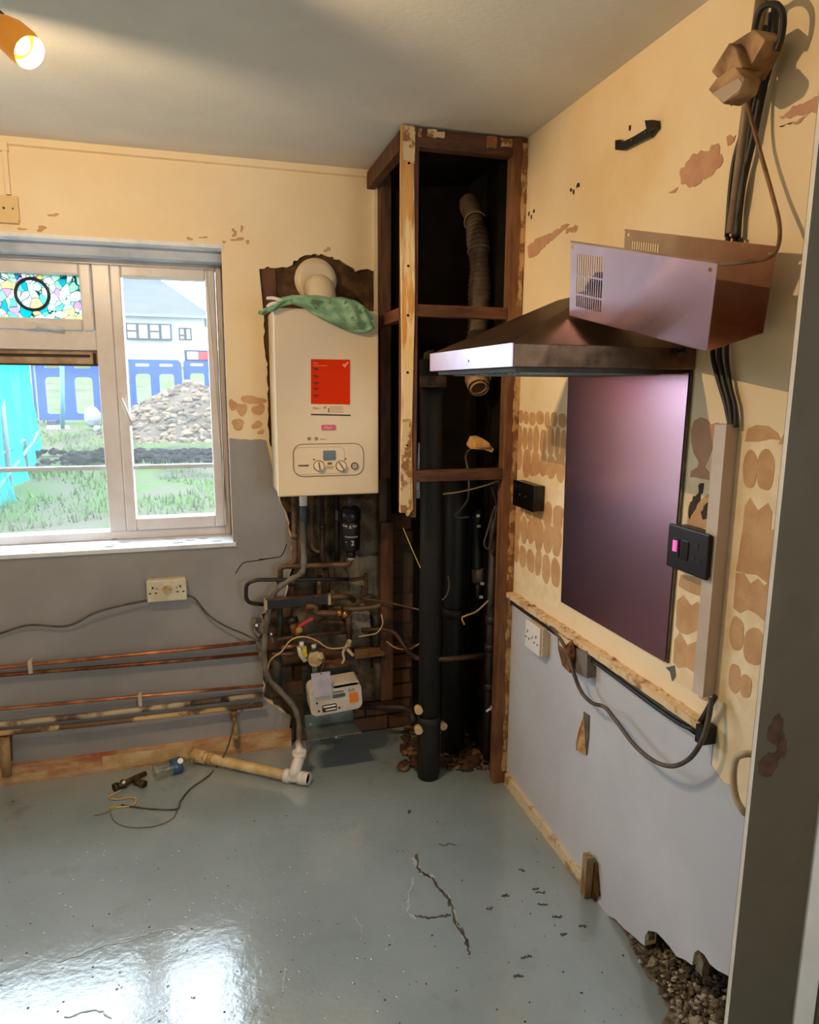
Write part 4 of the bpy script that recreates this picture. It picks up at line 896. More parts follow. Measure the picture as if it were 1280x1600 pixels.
pipe('boiler_pipe', [(487, 775, 2.82), (487, 855, 2.82), (495, 862, 2.82), (502, 862, 2.82)], .008, brownpipe, 'thinner brown pipe dropping beside the grey hose under the boiler')
pipe('boiler_pipe', [(503, 775, 2.80), (504, 870, 2.80), (512, 900, 2.80), (512, 935, 2.80)], .011, mat('dark_red_brown', (72, 44, 34), (48, 32, 26), 14, .5, metal=.3), 'dark reddish pipe under the middle of the boiler', collars=(.5, 1.5))
pipe('boiler_pipe', [(526, 775, 2.80), (527, 876, 2.80)], .012, blackpipe, 'black pipe left of the black filter canister')
o = empty('system_filter', tuple(onY(548, 880, 2.74)), 'black magnetic filter canister with white lettering under the boiler', 'filter')
ft, fb = onY(548, 796, 2.74), onY(548, 858, 2.74); fb.x = ft.x
m = MB(); m.tube([ft + Vector((0, 0, .012)), ft, ft + (fb - ft) * .98, fb + Vector((0, 0, -.006))], lambda t: .038 if .1 < t < .9 else .030, 28); m.obj('canister', blackp, o)
m = MB(); m.cyl(ft + Vector((0, 0, .0)), ft + Vector((0, 0, -.05)), .0405, 28); m.obj('canister_cap', mat('cap_navy', (22, 24, 34), rough=.35), o)
m = MB(); m.cyl(ft + Vector((-.005, 0, .012)), onY(547, 776, 2.74), .012); m.obj('inlet', mat('inlet', (84, 70, 66), rough=.5), o)
m = MB(); m.cyl(onY(548, 858, 2.74), onY(549, 872, 2.74), .018); m.mi = 1; m.cyl(onY(549, 871, 2.735), onY(549, 874.5, 2.735), .0155); m.obj('drain_valve', [mat('cap_navy', ()), mat('valve_ring', (160, 150, 144))], o)
m = MB(); m.box(onY(524.5, 798, 2.73), onY(528, 812, 2.74)); m.obj('valve_tab', mat('tab', (60, 66, 62)), o)
wl = mat('white_print', (226, 214, 204))
def curvetext(txt, u, v, size):
    m = MB(); c = onY(u, v, 2.74 - .0405); m.text(txt, c, EX, EZ, size); 
    for vv in m.bm.verts:
        dx_ = vv.co.x - ft.x; vv.co.y = 2.74 - math.sqrt(max(.0392 ** 2 - dx_ * dx_, 1e-6)) - .0008
    return m.obj('lettering', wl, o)
curvetext('THE', 537, 824.5, .0095); curvetext('\u0394', 545.5, 826, .016); curvetext('DEY', 551.5, 824, .0105)
curvetext('Commander', 540, 841, .0105); curvetext('2', 548.5, 852.5, .028); curvetext('\u00b7', 540, 852, .03)
pipe('elbow_pipe', [(549, 873, 2.74), (545, 882, 2.75), (520, 883, 2.78), (445, 885, 2.79), (438, 888, 2.79), (438, 915, 2.80)], .0115, brownpipe, 'brown pipe running level from the filter then turning down at left', rb=.03, collars=(4.8,))
pipe('black_loop_pipe', [(545, 905, 2.80), (500, 905, 2.79), (400, 906, 2.78), (385, 912, 2.78), (384, 942, 2.79), (420, 945, 2.81)], .008, blackpipe, 'black pipe bent into a squared loop sticking out left over the wall', rb=.035)
o = empty('black_sleeve', tuple(onY(462, 950, 2.75)), 'long black rectangular sleeve lying level across the pipework', 'sleeve')
a, c = onY(415, 944, 2.76), onY(514, 936, 2.76); m = MB(); m.bar(a, c, .03, .036); m.obj('sleeve', blackp, o, .002)
m = MB(); m.bar(a + Vector((0, 0, .019)), c + Vector((0, 0, .019)), .026, .003); m.obj('brown_top', brownpipe, o)  # top strip in a lighter brown than the black sleeve
for q, w in ((a, .006), (c, .006)): m = MB(); d = (c - a).normalized(); m.bar(q - d * w, q + d * w, .034, .040); m.obj('end_collar', mat('white_collar', (176, 156, 132)), o)
pipe('brown_elbow', [(516, 934, 2.76), (545, 931, 2.78), (553, 938, 2.82)], .012, brownpipe, 'short brown pipe continuing from the right end of the black sleeve')
pipe('brown_elbow', [(478, 948, 2.74), (480, 962, 2.74), (500, 958, 2.75), (490, 950, 2.76)][:1] + [(494, 948, 2.74), (494, 958, 2.74), (535, 958, 2.74), (545, 962, 2.74), (546, 1002, 2.74)], .013, brownpipe, 'brown bent pipe under the black sleeve dropping toward the valve', rb=.025, collars=(2.9, 3.4), cm=brass)
pipe('brown_elbow', [(515, 950, 2.77), (555, 952, 2.76), (590, 948, 2.74), (597, 943, 2.74)], .011, mat('dull_pipe', (104, 84, 62), (66, 50, 38), 14, .5, metal=.3), 'dull brown pipe slanting level toward the shaft', collars=(.4,))
pipe('brown_elbow', [(500, 972, 2.80), (535, 971, 2.79), (541, 978, 2.78)], .011, brownpipe, 'dark brown pipe stub right of the red lever')
pipe('level_pipe', [(430, 1000, 2.78), (470, 994, 2.79), (545, 987, 2.79)], .0085, brownpipe, 'dark level pipe crossing behind the cream cable')
pipe('level_pipe', [(440, 1012, 2.80), (470, 1008, 2.80)], .009, copper, 'short copper pipe behind the top of the gas meter')
pipe('level_pipe', [(425, 1022, 2.80), (445, 1022, 2.80), (475, 1020, 2.81)], .007, brownpipe, 'thin brown pipe left of the yellow marked valve')
pipe('level_pipe', [(540, 908, 2.84), (570, 903, 2.84), (572, 896, 2.83), (573, 930, 2.83)], .008, brownpipe, 'dark pipe with a T end on the bare mortar below the filter', rb=.006)
pipe('shaft_pipe', [(565, 985, 2.80), (600, 983, 2.78), (618, 988, 2.76), (640, 1022, 2.70), (655, 1030, 2.50), (700, 1030, 2.42), (758, 1024, 2.44)], .0105, mat('shaft_brown', (84, 56, 44), (60, 42, 34), 12, .5, metal=.3), 'brown pipe dipping from the boiler pipes across the front of the shaft', rb=.05)
pipe('shaft_pipe', [(566, 935, 2.82), (600, 940, 2.80), (657, 953, 2.6)], .004, brownpipe, 'thin brown line running right into the shaft above the bent pipe', cat='pipe')
pipe('shaft_pipe', [(600, 1012, 2.84), (657, 1008, 2.84)], .009, brownpipe, 'level brown pipe against the brick left of the soil pipe')
pipe('shaft_pipe', [(560, 1104, 2.80), (640, 1106, 2.70), (648, 1130, 2.62)], .013, mat('dark_low_pipe', (62, 48, 40), (44, 34, 28), 10, .6), 'dark low pipe bending down left of the soil pipe foot', rb=.04)
pipe('elbow_drop', [(437, 948, 2.83), (438, 1000, 2.83)], .013, mat('greenish_pipe', (74, 72, 62), (52, 48, 40), 10, .5), 'greenish grey pipe hanging below the left end of the black sleeve')
pipe('elbow_drop', [(500, 900, 2.84), (498, 955, 2.84)], .012, brownpipe, 'brown upright pipe behind the middle of the black sleeve')
m = MB(); m.box(onY(575, 1014, 2.86), onY(601, 1024, 2.80)); m.box(onY(553, 1012, 2.87), onY(601, 1025, 2.84)); tag(m.obj('wood_offcut', mat('ochre_wood', (150, 104, 58), (112, 72, 40), 10, .8)), 'ochre wooden offcut between the pipework and the shaft', 'wood')
m = MB(); m.plate([jag(ydir([(553, 955), (572, 948), (578, 958), (580, 985), (570, 995), (556, 992), (548, 975)], 2.80), .01, .003)], (0, .06, 0)); tag(m.obj('mortar_lump', rubblem), 'rough grey mortar lump between the pipes and the shaft', 'mortar')
# more background pipes / backing boards
pipe('wall_riser', [(586, 960, 2.86), (588, 1012, 2.86)], .018, mat('green_grey_riser', (70, 74, 62), (56, 54, 46), 10, .6), 'short greenish upright pipe left of the shaft post')
pipe('wall_riser', [(590, 1026, 2.85), (592, 1090, 2.85)], .02, mat('greenish_riser', (92, 80, 62), (66, 54, 42), 10, .6), 'brownish upright pipe between meter and shaft')
pipe('wall_riser', [(432, 1020, 2.84), (434, 1075, 2.84)], .02, mat('old_green', (72, 74, 64), (54, 50, 44), 8, .6), 'stubby green grey pipe behind the grey hose')
pipe('wall_riser', [(456, 966, 2.80), (464, 990, 2.78)], .019, mat('ochre_brass', (158, 112, 62), (112, 76, 44), 12, .5, metal=.3), 'fat ochre pipe end below the black sleeve', collars=(.15,), cm=blackpipe)
# gas valve with red lever
o = empty('gas_valve', tuple(onY(466, 995, 2.73)), 'small gas valve with a red lever beneath the black sleeve', 'valve')
m = MB(); m.cyl(onY(464, 992, 2.75), onY(469, 980, 2.74), .014); m.mi = 0; m.cyl(onY(468, 984, 2.75), onY(468, 984, 2.72), .012); m.obj('valve_body', brass, o)
m = MB(); m.bar(onY(466, 979, 2.715), onY(489, 966, 2.715), .006, .011, up=(0, 0, 1)); m.obj('red_lever', mat('lever_red', (206, 46, 60), rough=.4), o, .001)
# regulator and yellow valve
o = empty('gas_regulator', tuple(onY(492, 1032, 2.70)), 'pale gas regulator with green neck on top of the meter bracket', 'regulator')
c = onY(492, 1028, 2.70); m = MB(); m.tube([c + Vector((0, -.02, 0)), c + Vector((0, .0, 0)), c + Vector((0, .03, 0))], lambda t: .03 if t < .9 else .026, 24); m.blob(onY(500, 1026, 2.69), .018, 2, .2); m.obj('housing', mat('reg_body', (206, 186, 146), (176, 146, 100), 30, .5), o)
m = MB(); m.cyl(onY(490, 1018, 2.70), onY(490, 1012, 2.70), .011); m.obj('green_neck', mat('green_neck', (20, 78, 56), rough=.4), o); m = MB(); m.cyl(onY(490.5, 1012, 2.70), onY(490.5, 1007.5, 2.70), .010); m.obj('white_cap', whitep, o)
m = MB(); m.cyl(onY(492, 1035, 2.72), onY(494, 1060, 2.72), .014); m.obj('steel_stem', galv, o)
o = empty('gas_cock', tuple(onY(474, 1032, 2.70)), 'white lever valve with a yellow label left of the regulator', 'valve')
m = MB(); m.tube(P([(468, 1010, 2.71), (470, 1022, 2.71), (478, 1033, 2.70)]), .011, 12); m.obj('white_lever', mat('valve_white', (206, 200, 190), rough=.4), o)
m = MB(); m.bar(onY(475, 1010, 2.69), onY(477, 1026, 2.69), .014, .018, up=(1, 0, 0)); m.obj('yellow_label', mat('label_yellow', (222, 204, 30), (190, 170, 20), 60, .5), o, .002)
m = MB(); m.cyl(onY(472, 1010, 2.69), onY(471, 1003, 2.69), .009); m.obj('white_nozzle', whitep, o)
# gas meter
MY = 2.60
o = empty('gas_meter', tuple(onY(525, 1122, MY + .06)), 'white gas meter box with an orange label hung near the floor', 'gas meter')
ca, cb, cc_, cdd = [onY(u, v, MY) for u, v in ((482, 1079), (563, 1063), (569, 1107), (486, 1121))]
ctr = (ca + cb + cc_ + cdd) / 4; ex = ((cb - ca) + (cc_ - cdd)).normalized(); ey = EZ - ex * ex.z; ey = ex.cross(Vector((0, -1, 0))).normalized() * -1
if ey.z < 0: ey = -ey
mwid = (cb - ca).length; mh = (ca - cdd).length
metm = mat('meter_white', (214, 204, 190), (198, 184, 166), 8, .4)
m = MB(); lp = rrect(ctr, ex, ey, mwid, mh, .026, 6)
k = [i for i, p in enumerate(lp)]
m.plate([lp], (0, .10, 0)); m.obj('case', metm, o, .008)
m = MB(); m.plate([rrect(ctr + ex * -.058 + ey * .052, ex, ey, mwid * .28, .02, .008)], (0, .09, 0)); m.plate([rrect(ctr + ex * .045 + ey * .056, ex, ey, mwid * .5, .018, .008)], (0, .09, 0)); m.obj('case_shoulder', metm, o)
def mp(a, b, d=.002): return ctr + ex * (a * mwid) + ey * (b * mh) + Vector((0, -d, 0))
def mrect(nm, a, b, w, h, mt, d=.002, par=None):
    m = MB(); m.plate([rrect(mp(a, b, d), ex, ey, w * mwid, h * mh, min(w * mwid, h * mh) * .18, 3)], (0, d, 0)); return m.obj(nm, mt, par or o)
mrect('orange_label', .34, -.05, .17, .38, mat('orange_label', (240, 176, 40), (232, 120, 30), 14, .5, stretch=(.1, .1, 1)))
mrect('index_window', .06, .12, .24, .13, mat('index_window', (52, 72, 62), rough=.3)); mrect('index_slot', .05, .26, .20, .05, mat('slot', (120, 112, 100)))
m_ = mrect('counter_frame', -.14, -.27, .28, .26, mat('counter_black', (24, 22, 24))); mrect('counter_strip', -.14, -.20, .24, .06, whitep, .004, m_); mrect('counter_strip', -.12, -.32, .2, .05, whitep, .004, m_)
for a, b_ in ((-.37, -.02), (-.35, -.32), (.05, -.33)):
    m = MB(); m.cyl(mp(a, b_, 0), mp(a, b_, .003), .0042, 12); m.obj('screw_hole', blackp, o)
m = MB()
for a in (.27, .34): m.ring(mp(a, .25, .002), (0, 1, 0), .005, .001, 16, 6)
m.obj('embossed_marks', mat('emboss', (128, 116, 100)), o)
m = MB(); m.cyl(onY(548, 1066, MY + .05), onY(549, 1058, MY + .05), .014); m.mi = 1; m.cyl(onY(548, 1064, MY + .05), onY(548, 1060, MY + .05), .016); m.obj('outlet_union', [brass, copper], o)
# paper tag on the meter
o = empty('paper_tag', tuple(onY(503, 1090, 2.585)), 'pale paper tag tied on string over the left of the gas meter', 'tag')
m = MB(); m.plate([[onY(u, v, 2.588) for u, v in ((486, 1053), (516, 1049), (519, 1086), (490, 1090))]], (0, .0015, 0)); m.obj('card', mat('tag_card', (196, 186, 198), (176, 168, 190), 30, .7), o)
m = MB(); m.tube(P([(497, 1032, 2.66), (502, 1050, 2.588), (508, 1028, 2.66)]), .001, 5); m.obj('string', cabc, o)
m = MB(); c = onY(502, 1053, 2.587); m.cyl(c, c + Vector((0, .001, 0)), .003, 10); m.obj('eyelet', blackp, o)
# bracket and shelf
o = empty('meter_bracket', tuple(onY(520, 1150, 2.7)), 'galvanised folded steel bracket holding the gas meter', 'bracket')
m = MB(); m.box(onY(474, 1120, 2.74), onY(487, 1040, 2.742)); m.box(onY(474, 1125, 2.735), onY(556, 1040, 2.739)); m.obj('back_plate', mat('dark_plate', (66, 70, 66), (50, 50, 46), 10, .5, metal=.5), o)
m = MB(); m.plate([[onY(u, v, 2.66) for u, v in ((476, 1118), (551, 1106), (552, 1126), (478, 1138))]], (0, .003, 0)); m.obj('upright_flange', galv, o)
a = [onY(u, v, 2.66) for u, v in ((476, 1138), (552, 1126))]; m = MB(); m.plate([[a[0], a[1], a[1] + Vector((.01, -.10, -.005)), a[0] + Vector((.0, -.10, -.005))]], (0, 0, .003)); m.obj('shelf', galv, o)
m = MB(); m.plate([[onY(u, v, 2.70) for u, v in ((502, 1152), (565, 1143), (566, 1149), (500, 1159))]], (0, .02, .0)); m.obj('fixing_foot', mat('dull_galv', (122, 112, 88), (84, 76, 60), 14, .5, metal=.4), o)
for u, v in ((485, 1131), (487, 1139), (525, 1151)): m = MB(); c = onY(u, v, 2.655 if v < 1145 else 2.695); m.cyl(c, c + Vector((0, -.006, 0)), .004, 10); m.obj('screw', mat('bright_screw', (206, 206, 190), metal=.8, rough=.3), o)
m = MB(); m.plate([jag(ydir([(500, 1040), (540, 1036), (558, 1046), (556, 1050), (510, 1054)], 2.74), .01, .002)], (0, .05, 0)); tag(m.obj('board_scrap', mat('brown_scrap', (120, 84, 54), (90, 62, 40), 12, .8)), 'brown board scrap wedged above the gas meter', 'board')
# shredded white wrap
m = MB(); m.tube(smooth_path(P([(548, 1000, 2.70), (541, 1010, 2.70), (536, 1020, 2.69), (538, 1030, 2.69), (534, 1037, 2.69)]), 5), lambda t: .008 - .004 * t, 8); m.mi = 0; m.bar(onY(543, 1014, 2.69), onY(552, 1024, 2.69), .012, .012); m.blob(onY(545, 1004, 2.70), .012, 2, .3)
tag(m.obj('torn_wrap', mat('pale_wrap', (206, 184, 160), (170, 136, 100), 30, .8)), 'torn pale wrap and terminal where the cream cable ends', 'wrap')
cable('cream_cable', P([(418, 1046, 2.74), (424, 1030, 2.71), (440, 1018, 2.69), (455, 1000, 2.68), (475, 995, 2.67), (495, 1001, 2.67), (512, 1012, 2.67), (530, 1013, 2.68), (548, 1009, 2.69)]), .0032, cabc, 'cream cable arching in front of the pipework above the meter')
cable('cream_cable', P([(596, 960, 2.74), (598, 975, 2.72), (590, 988, 2.72), (578, 992, 2.72), (560, 995, 2.73)]), .0028, cabc, 'cream cable curling at the left edge of the shaft')
pipe('wall_stub', [(398, 966, 2.85), (397, 985, 2.85), (407, 995, 2.82)], .010, greyhose, 'small grey valve stub on the wall left of the hose')
m = MB(); m.cyl(onY(401, 977, 2.83), onY(401, 977, 2.80), .010); m.mi = 1; m.cyl(onY(401, 977, 2.80), onY(401, 977, 2.794), .006); tag(m.obj('isolation_tap', [blackp, whitep]), 'tiny black tap with white centre left of the grey hose', 'tap')
m = MB(); m.cyl(onY(424, 992, 2.78), onY(428, 1004, 2.77), .008); m.cyl(onY(422, 990, 2.76), onY(425, 990, 2.76), .009); m.mi = 1; m.cyl(onY(424, 991, 2.755), onY(424, 991, 2.75), .004); tag(m.obj('small_valve', [mat('dull_chrome', (112, 108, 104), metal=.6, rough=.4), whitep]), 'tiny chrome valve just right of the grey hose', 'valve')

# ================================================================== LEFT WALL RUN
ly = 2.853
pipe('copper_pipe', [(-420, 1084, ly), (230, 1021, ly), (400, 1003.5, ly)], .0078, copper, 'topmost of the bare copper pipes along the wall under the window', 'pipes under the window', rb=.01)
pipe('copper_pipe', [(-420, 1088, ly), (230, 1037, ly), (404, 1021, ly)], .0078, mat('dirty_copper_dark', (176, 100, 66), (96, 64, 46), 9, .4, metal=.7, c3=(150, 128, 104), sc3=6), 'second copper pipe from the top, just beneath the brightest one', 'pipes under the window', rb=.01)
pipe('copper_pipe', [(-420, 1146, ly), (230, 1087, ly), (412, 1071, ly)], .0068, copper, 'thin copper pipe alone midway down the wall', 'pipes under the window', rb=.01)
gp_ = mat('painted_pipe_white', (196, 178, 150), (104, 82, 62), 7, .5, lo=.48, hi=.56, c3=(44, 36, 34), sc3=4, lo3=.58, hi3=.62)
pipe('painted_pipe', [(-420, 1175, ly), (150, 1117, ly), (411, 1086, ly)], .0115, gp_, 'thicker pipe with patchy white and black paint', 'pipes under the window', rb=.01)
pipe('painted_pipe', [(-420, 1188, ly - .02), (150, 1131, ly - .02), (411, 1101, ly - .01)], .0105, mat('cream_brown_pipe', (206, 172, 122), (112, 82, 56), 3, .5, lo=.47, hi=.5), 'lowest level pipe, half cream and half brown', 'pipes under the window', rb=.01)
pipe('stub_riser', [(13, 1150, 2.845), (14, 1188, 2.845)], .013, brownpipe, 'short brown upright stub joining the skirting at far left')
m = MB(); m.tube(P([(8, 1150, 2.84), (11, 1212, 2.84)]), .018, 12); tag(m.obj('painted_riser', mat('riser_cream', (186, 148, 104), (136, 96, 62), 10, .7)), 'fat cream painted riser in front of the skirting at far left', 'pipe')
pipe('small_riser', [(366, 1112, 2.845), (368, 1135, 2.84), (371, 1168, 2.84)], .0105, mat('riser_dirty', (176, 146, 108), (120, 86, 58), 12, .6), 'cream upright pipe rising from the skirting near the grey hose', collars=(.1, 1.5))
for (u, v, h, lab) in ((47, 1044, 10, 'white pipe clip holding the top two copper pipes'), (219, 1096, 9, 'white pipe clip on the thin copper pipe')):
    m = MB(); a = onY(u, v, 2.843); w = .008; m.box((a.x - w, 2.842, a.z - .024), (a.x + w, 2.877, a.z + .028)); tag(m.obj('pipe_clip', mat('clip_white', (200, 186, 166)), bevel=.003), lab, 'clip')
def socket(name, ctr, ex, ey, nrm, w, h, d, lab, mt, gangs=2, inner=None):
    c = Vector(ctr); r = empty(name, tuple(c), lab, 'socket')
    m = MB(); m.obox(c + nrm * d / 2, ex * w, ey * h, nrm * d); m.obj('back_box', mt, r, .004)
    return r, c
nY = Vector((0, -1, 0)); nX = Vector((-1, 0, 0))
c = onY(260.5, 923, 2.83); c.y = 2.877; wS = .152
s, c = socket('double_socket', c, EX, EZ, nY, .148, .086, .036, 'white surface mounted double socket with cables on the grey wall', mat('socket_cream', (226, 214, 186), (206, 186, 144), 12, .4))
m = MB(); m.obox(c + nY * .040, EX * .150, EZ * .088, nY * .008); fp = m.obj('face_plate', mat('socket_white', (232, 224, 204), (216, 200, 166), 12, .35), s, .003)
for sx in (-.052, -.0, .052):
    if sx == 0: continue
    q = c + EX * sx + nY * .0445
    for dx_, dz_, w_, h_ in ((0, .014, .006, .009), (-.011, -.008, .008, .005), (.011, -.008, .008, .005), (-.014 * np.sign(sx), .010, .004, .004)): m = MB(); m.obox(q + EX * dx_ + EZ * dz_, EX * w_, EZ * h_, nY * .001); m.obj('pin_hole', blackp, fp)
m = MB(); m.cyl(c + nY * .04 + EZ * .006, c + nY * .056 + EZ * .006, .014, 16); m.blob(c + nY * .05 + EX * .012 + EZ * .012, .010, 2, .1); m.obj('broken_switch', mat('socket_grime', (206, 186, 140), (180, 150, 100), 30, .5), fp)
cable('wall_cable', P([(-30, 998, 2.86), (0, 990, 2.86), (45, 977, 2.86), (105, 978, 2.855), (150, 957, 2.845), (195, 945, 2.845), (232, 938, 2.85)]), .0042, cabg, 'dusty grey cable sagging left from the white double socket')
cable('wall_cable', P([(292, 930, 2.85), (305, 936, 2.845), (325, 960, 2.84), (350, 977, 2.84), (380, 990, 2.83), (405, 1002, 2.82)]), .0042, cabg, 'dusty grey cable running right from the white double socket to the hose')
m = MB(); a = onY(-28, 327, 2.87); bb = onY(30, 350, 2.87); tt = onY(28, 307, 2.87); m.box((a.x, 2.862, bb.z + .006), (tt.x, 2.877, tt.z)); o = tag(m.obj('blanking_plate', mat('aged_cream', (226, 196, 140), rough=.4), bevel=.003), 'cream blanking plate on the wall above the window at far left', 'wall plate')
m = MB(); m.box((a.x, 2.855, bb.z + .0), (bb.x, 2.877, bb.z + .012)); m.obj('lower_lip', mat('aged_cream', ()), o)
for u, v in ((6, 325), (20, 326)): m = MB(); q = onY(u, v, 2.862); m.cyl(q, q + Vector((0, -.002, 0)), .004 if u < 10 else .003, 10); m.obj('screw', blackp, o)
# floor things at the back
m = MB()
pa, pb = onZ(306, 1180, .035), onZ(445, 1211, .028); m.tube([pa, pa.lerp(pb, .12), pa.lerp(pb, .5), pb], lambda t: .0205, 18)
o = tag(m.obj('waste_pipe', wastep), 'cream plastic waste pipe lying across the floor from the skirting', 'pipe')
m = MB(); d = (pb - pa).normalized(); m.cyl(pa - d * .01, pa + d * .05, .027); m.cyl(pa + d * .065, pa + d * .085, .025); m.obj('coupling', mat('coupling_dirty', (214, 186, 134), (180, 140, 88), 20, .6), o)
o = empty('waste_tee', tuple(onZ(462, 1215, 0)), 'white plastic swept tee at the end of the floor waste pipe', 'pipe fitting')
pc2 = onZ(483, 1217, .03); c1 = pb
m = MB(); m.cyl(c1 - d * .0, c1 + d * .025, .0275); m.tube([c1 + d * .02, c1.lerp(pc2, .6), pc2], lambda t: .0225 if t < .9 else .026, 20, cap=False); e2 = (pc2 - c1).normalized(); m.cyl(pc2 - e2 * .045, pc2 - e2 * .02, .0265); m.mi = 1; m.cyl(pc2 - e2 * .01, pc2 - e2 * .009, .0215); m.obj('run', [whitep, dark], o)
tp = onY(468, 1182, pb.y + .02); m = MB(); m.tube(smooth_path([c1.lerp(pc2, .35), c1.lerp(pc2, .45) + Vector((0, 0, .03)), tp + Vector((0, 0, .0)), tp + Vector((0, 0, .02))], 6), .0225, 18); m.cyl(tp, tp + Vector((0, 0, .022)), .0285); m.obj('branch', whitep, o)
m = MB(); m.tube([tp + Vector((0, 0, .015)), onY(467, 1160, 2.71)], .0145, 14); tag(m.obj('white_stub', whitep), 'short white pipe joining the grey hose down into the tee', 'pipe')
# bottle
o = empty('plastic_bottle', tuple(onZ(268, 1205, 0)), 'clear plastic bottle with a blue label lying by the skirting', 'bottle')
b0, b1 = onZ(240, 1207, .03), onZ(296, 1190, .03); bm_ = glassmat('clear_plastic', (.86, .9, .88, 1), .18)
m = MB(); m.tube([b0.lerp(b1, t) for t in (0, .02, .1, .2, .3, .45, .6, .75, .85, .95, 1.0)], lambda t: (.024 if t < .05 else (.031 - .0012 * math.sin(t * 50)) if t < .72 else .031 - (t - .72) * .06), 22); m.obj('bottle_body', bm_, o)
m = MB(); m.tube([b0.lerp(b1, .5), b0.lerp(b1, .76)], .0318, 22, cap=False); lb = m.obj('bottle_label', mat('blue_label', (40, 112, 158), (34, 90, 140), 10, .4), o)
m = MB(); q = onZ(282, 1189, .062); m.cyl(q + Vector((0, -.002, 0)), q + Vector((.0, -.006, .004)), .011, 16); m.obj('label_badge', whitep, lb)
m = MB(); m.cyl(b1, b1 + (b1 - b0).normalized() * .02, .013); m.obj('bottle_neck', bm_, o)
# tap fitting on the floor
o = empty('brass_fitting', tuple(onZ(200, 1222, 0)), 'old brass tap fitting lying on the floor beside the bottle', 'fitting')
g0, g1 = onZ(178, 1232, .014), onZ(228, 1208, .02); d = (g1 - g0)
om = mat('old_brass', (96, 78, 58), (60, 48, 38), 20, .45, metal=.6)
m = MB(); m.tube([g0, g0.lerp(g1, .3), g0.lerp(g1, .7), g1], lambda t: .014 if t < .2 else .012 if t < .9 else .010, 14); m.cyl(g0, g0.lerp(g1, .12), .0185, 8); m.cyl(g0.lerp(g1, .25), g0.lerp(g1, .33), .018, 6); m.obj('spindle', om, o)
m = MB(); q = onZ(226, 1226, .014); m.cyl(g0.lerp(g1, .55), q, .011); m.cyl(q - (q - g0.lerp(g1, .55)).normalized() * .014, q, .0155, 10); m.obj('outlet', om, o)
m = MB(); q = g0.lerp(g1, .32) + Vector((0, -.012, .012)); m.blob(q, .007, 2, .05); m.obj('white_dab', whitep, o)
F_ = lambda l, z=.004: [onZ(u, v, z) for u, v in l]
cable('floor_cable', P([(416, 1050, 2.76), (413, 1082, 2.75), (395, 1098, 2.74), (378, 1110, 2.74), (368, 1125, 2.72), (355, 1170, 2.72)]) + F_([(340, 1196), (325, 1213), (298, 1232), (282, 1252), (276, 1264), (240, 1264), (205, 1260), (190, 1257)]), .0032, cabg, 'thin grey cable dropping from the hose and trailing over the floor')
cable('floor_cable', F_([(190, 1234), (170, 1246), (185, 1249), (205, 1246), (213, 1250), (208, 1258), (192, 1261), (176, 1262)]), .0034, cabc, 'short cream cable curl on the floor beside the brass fitting')
m = MB(); m.bar(onZ(171, 1264, .006), onZ(184, 1259, .006), .010, .010); tag(m.obj('cable_connector', mat('connector_yellow', (170, 150, 86), rough=.6)), 'small yellowish connector at the end of the floor cable', 'connector')
cable('floor_wire', F_([(147, 1274), (160, 1272), (172, 1268)], .003) + F_([(178, 1282), (200, 1292), (240, 1291), (268, 1280), (277, 1266)], .003), .0018, mat('flat_grey_wire', (112, 104, 96), rough=.6), 'faint thin grey wire curving on the floor in front of the cable')
# ================================================================== RIGHT WALL THINGS
def RX(u, v, x=XR): return onX(u, v, x)
# splashback
m = MB(); sp = [(1.966, .876), (1.981, 1.606), (1.404, 1.612), (1.412, .866)]
sp = [(RX(880, 940).y, RX(880, 940).z), (RX(892, 578).y, RX(892, 578).z), (RX(1082, 571).y, RX(1082, 571).z), (RX(1043, 1034).y, RX(1043, 1034).z)]
m.plate([[Vector((XR - .004, a, b)) for a, b in sp]], (-.004, 0, 0))
o = tag(m.obj('splashback', steelp), 'large brushed steel splashback sheet on the wall under the hood', 'splashback')
m = MB(); m.tube([Vector((XR - .004, a, b)) + Vector((0, -.006, 0)) for a, b in sp[2:]], .003, 6); m.obj('sealant_bead', mat('greenish_sealant', (120, 112, 88), (90, 84, 66), 30, .6), o)
m = MB(); m.plate([jag([Vector((XR - .006, sp[1][0] - .02, sp[1][1] - .004)), Vector((XR - .006, sp[1][0] - .02, sp[1][1] + .002)), Vector((XR - .006, sp[2][0] + .02, sp[2][1] + .002)), Vector((XR - .006, sp[2][0] + .01, sp[2][1] - .012))], .02, .003, 'yz')], (.002, 0, 0)); m.obj('jagged_pink_edge', mat('edge_pink', (226, 150, 200), rough=.4), o)  # jagged pink strip along the sheet's top edge
# hood
hx0 = .633; hy0, hy1 = 1.398, 1.962; hz0 = 1.606; hz1 = 1.656
h = empty('cooker_hood', (.9, 1.7, hz0), 'greasy stainless steel pyramid cooker hood on the right wall', 'cooker hood')
m = MB(); m.box((hx0 + .004, hy0, hz0), (XR - .002, hy1, hz1)); m.obj('rim', steeld, h, .002)
m = MB(); m.box((hx0, hy0, hz0 + .001), (hx0 + .004, hy1, hz1)); m.obj('front_strip', mat('sky_lit_steel', (226, 206, 224), (206, 190, 210), 6, .3, metal=.9), h)  # strip's paler steel has the reflected window sky put into its colour
tx0, ty0, ty1, tz = .95, 1.62, 1.80, 1.80
m = MB(); A = [(hx0 + .002, hy0 + .002, hz1), (XR - .002, hy0 + .002, hz1), (XR - .002, hy1 - .002, hz1), (hx0 + .002, hy1 - .002, hz1)]; B = [(tx0, ty0, tz), (XR - .002, ty0, tz), (XR - .002, ty1, tz), (tx0, ty1, tz)]
m.hexa(A + B); m.obj('canopy', mat('greasy_canopy', (92, 68, 50), (70, 50, 36), 6, .42, metal=.75, c3=(54, 40, 30), sc3=10), h)
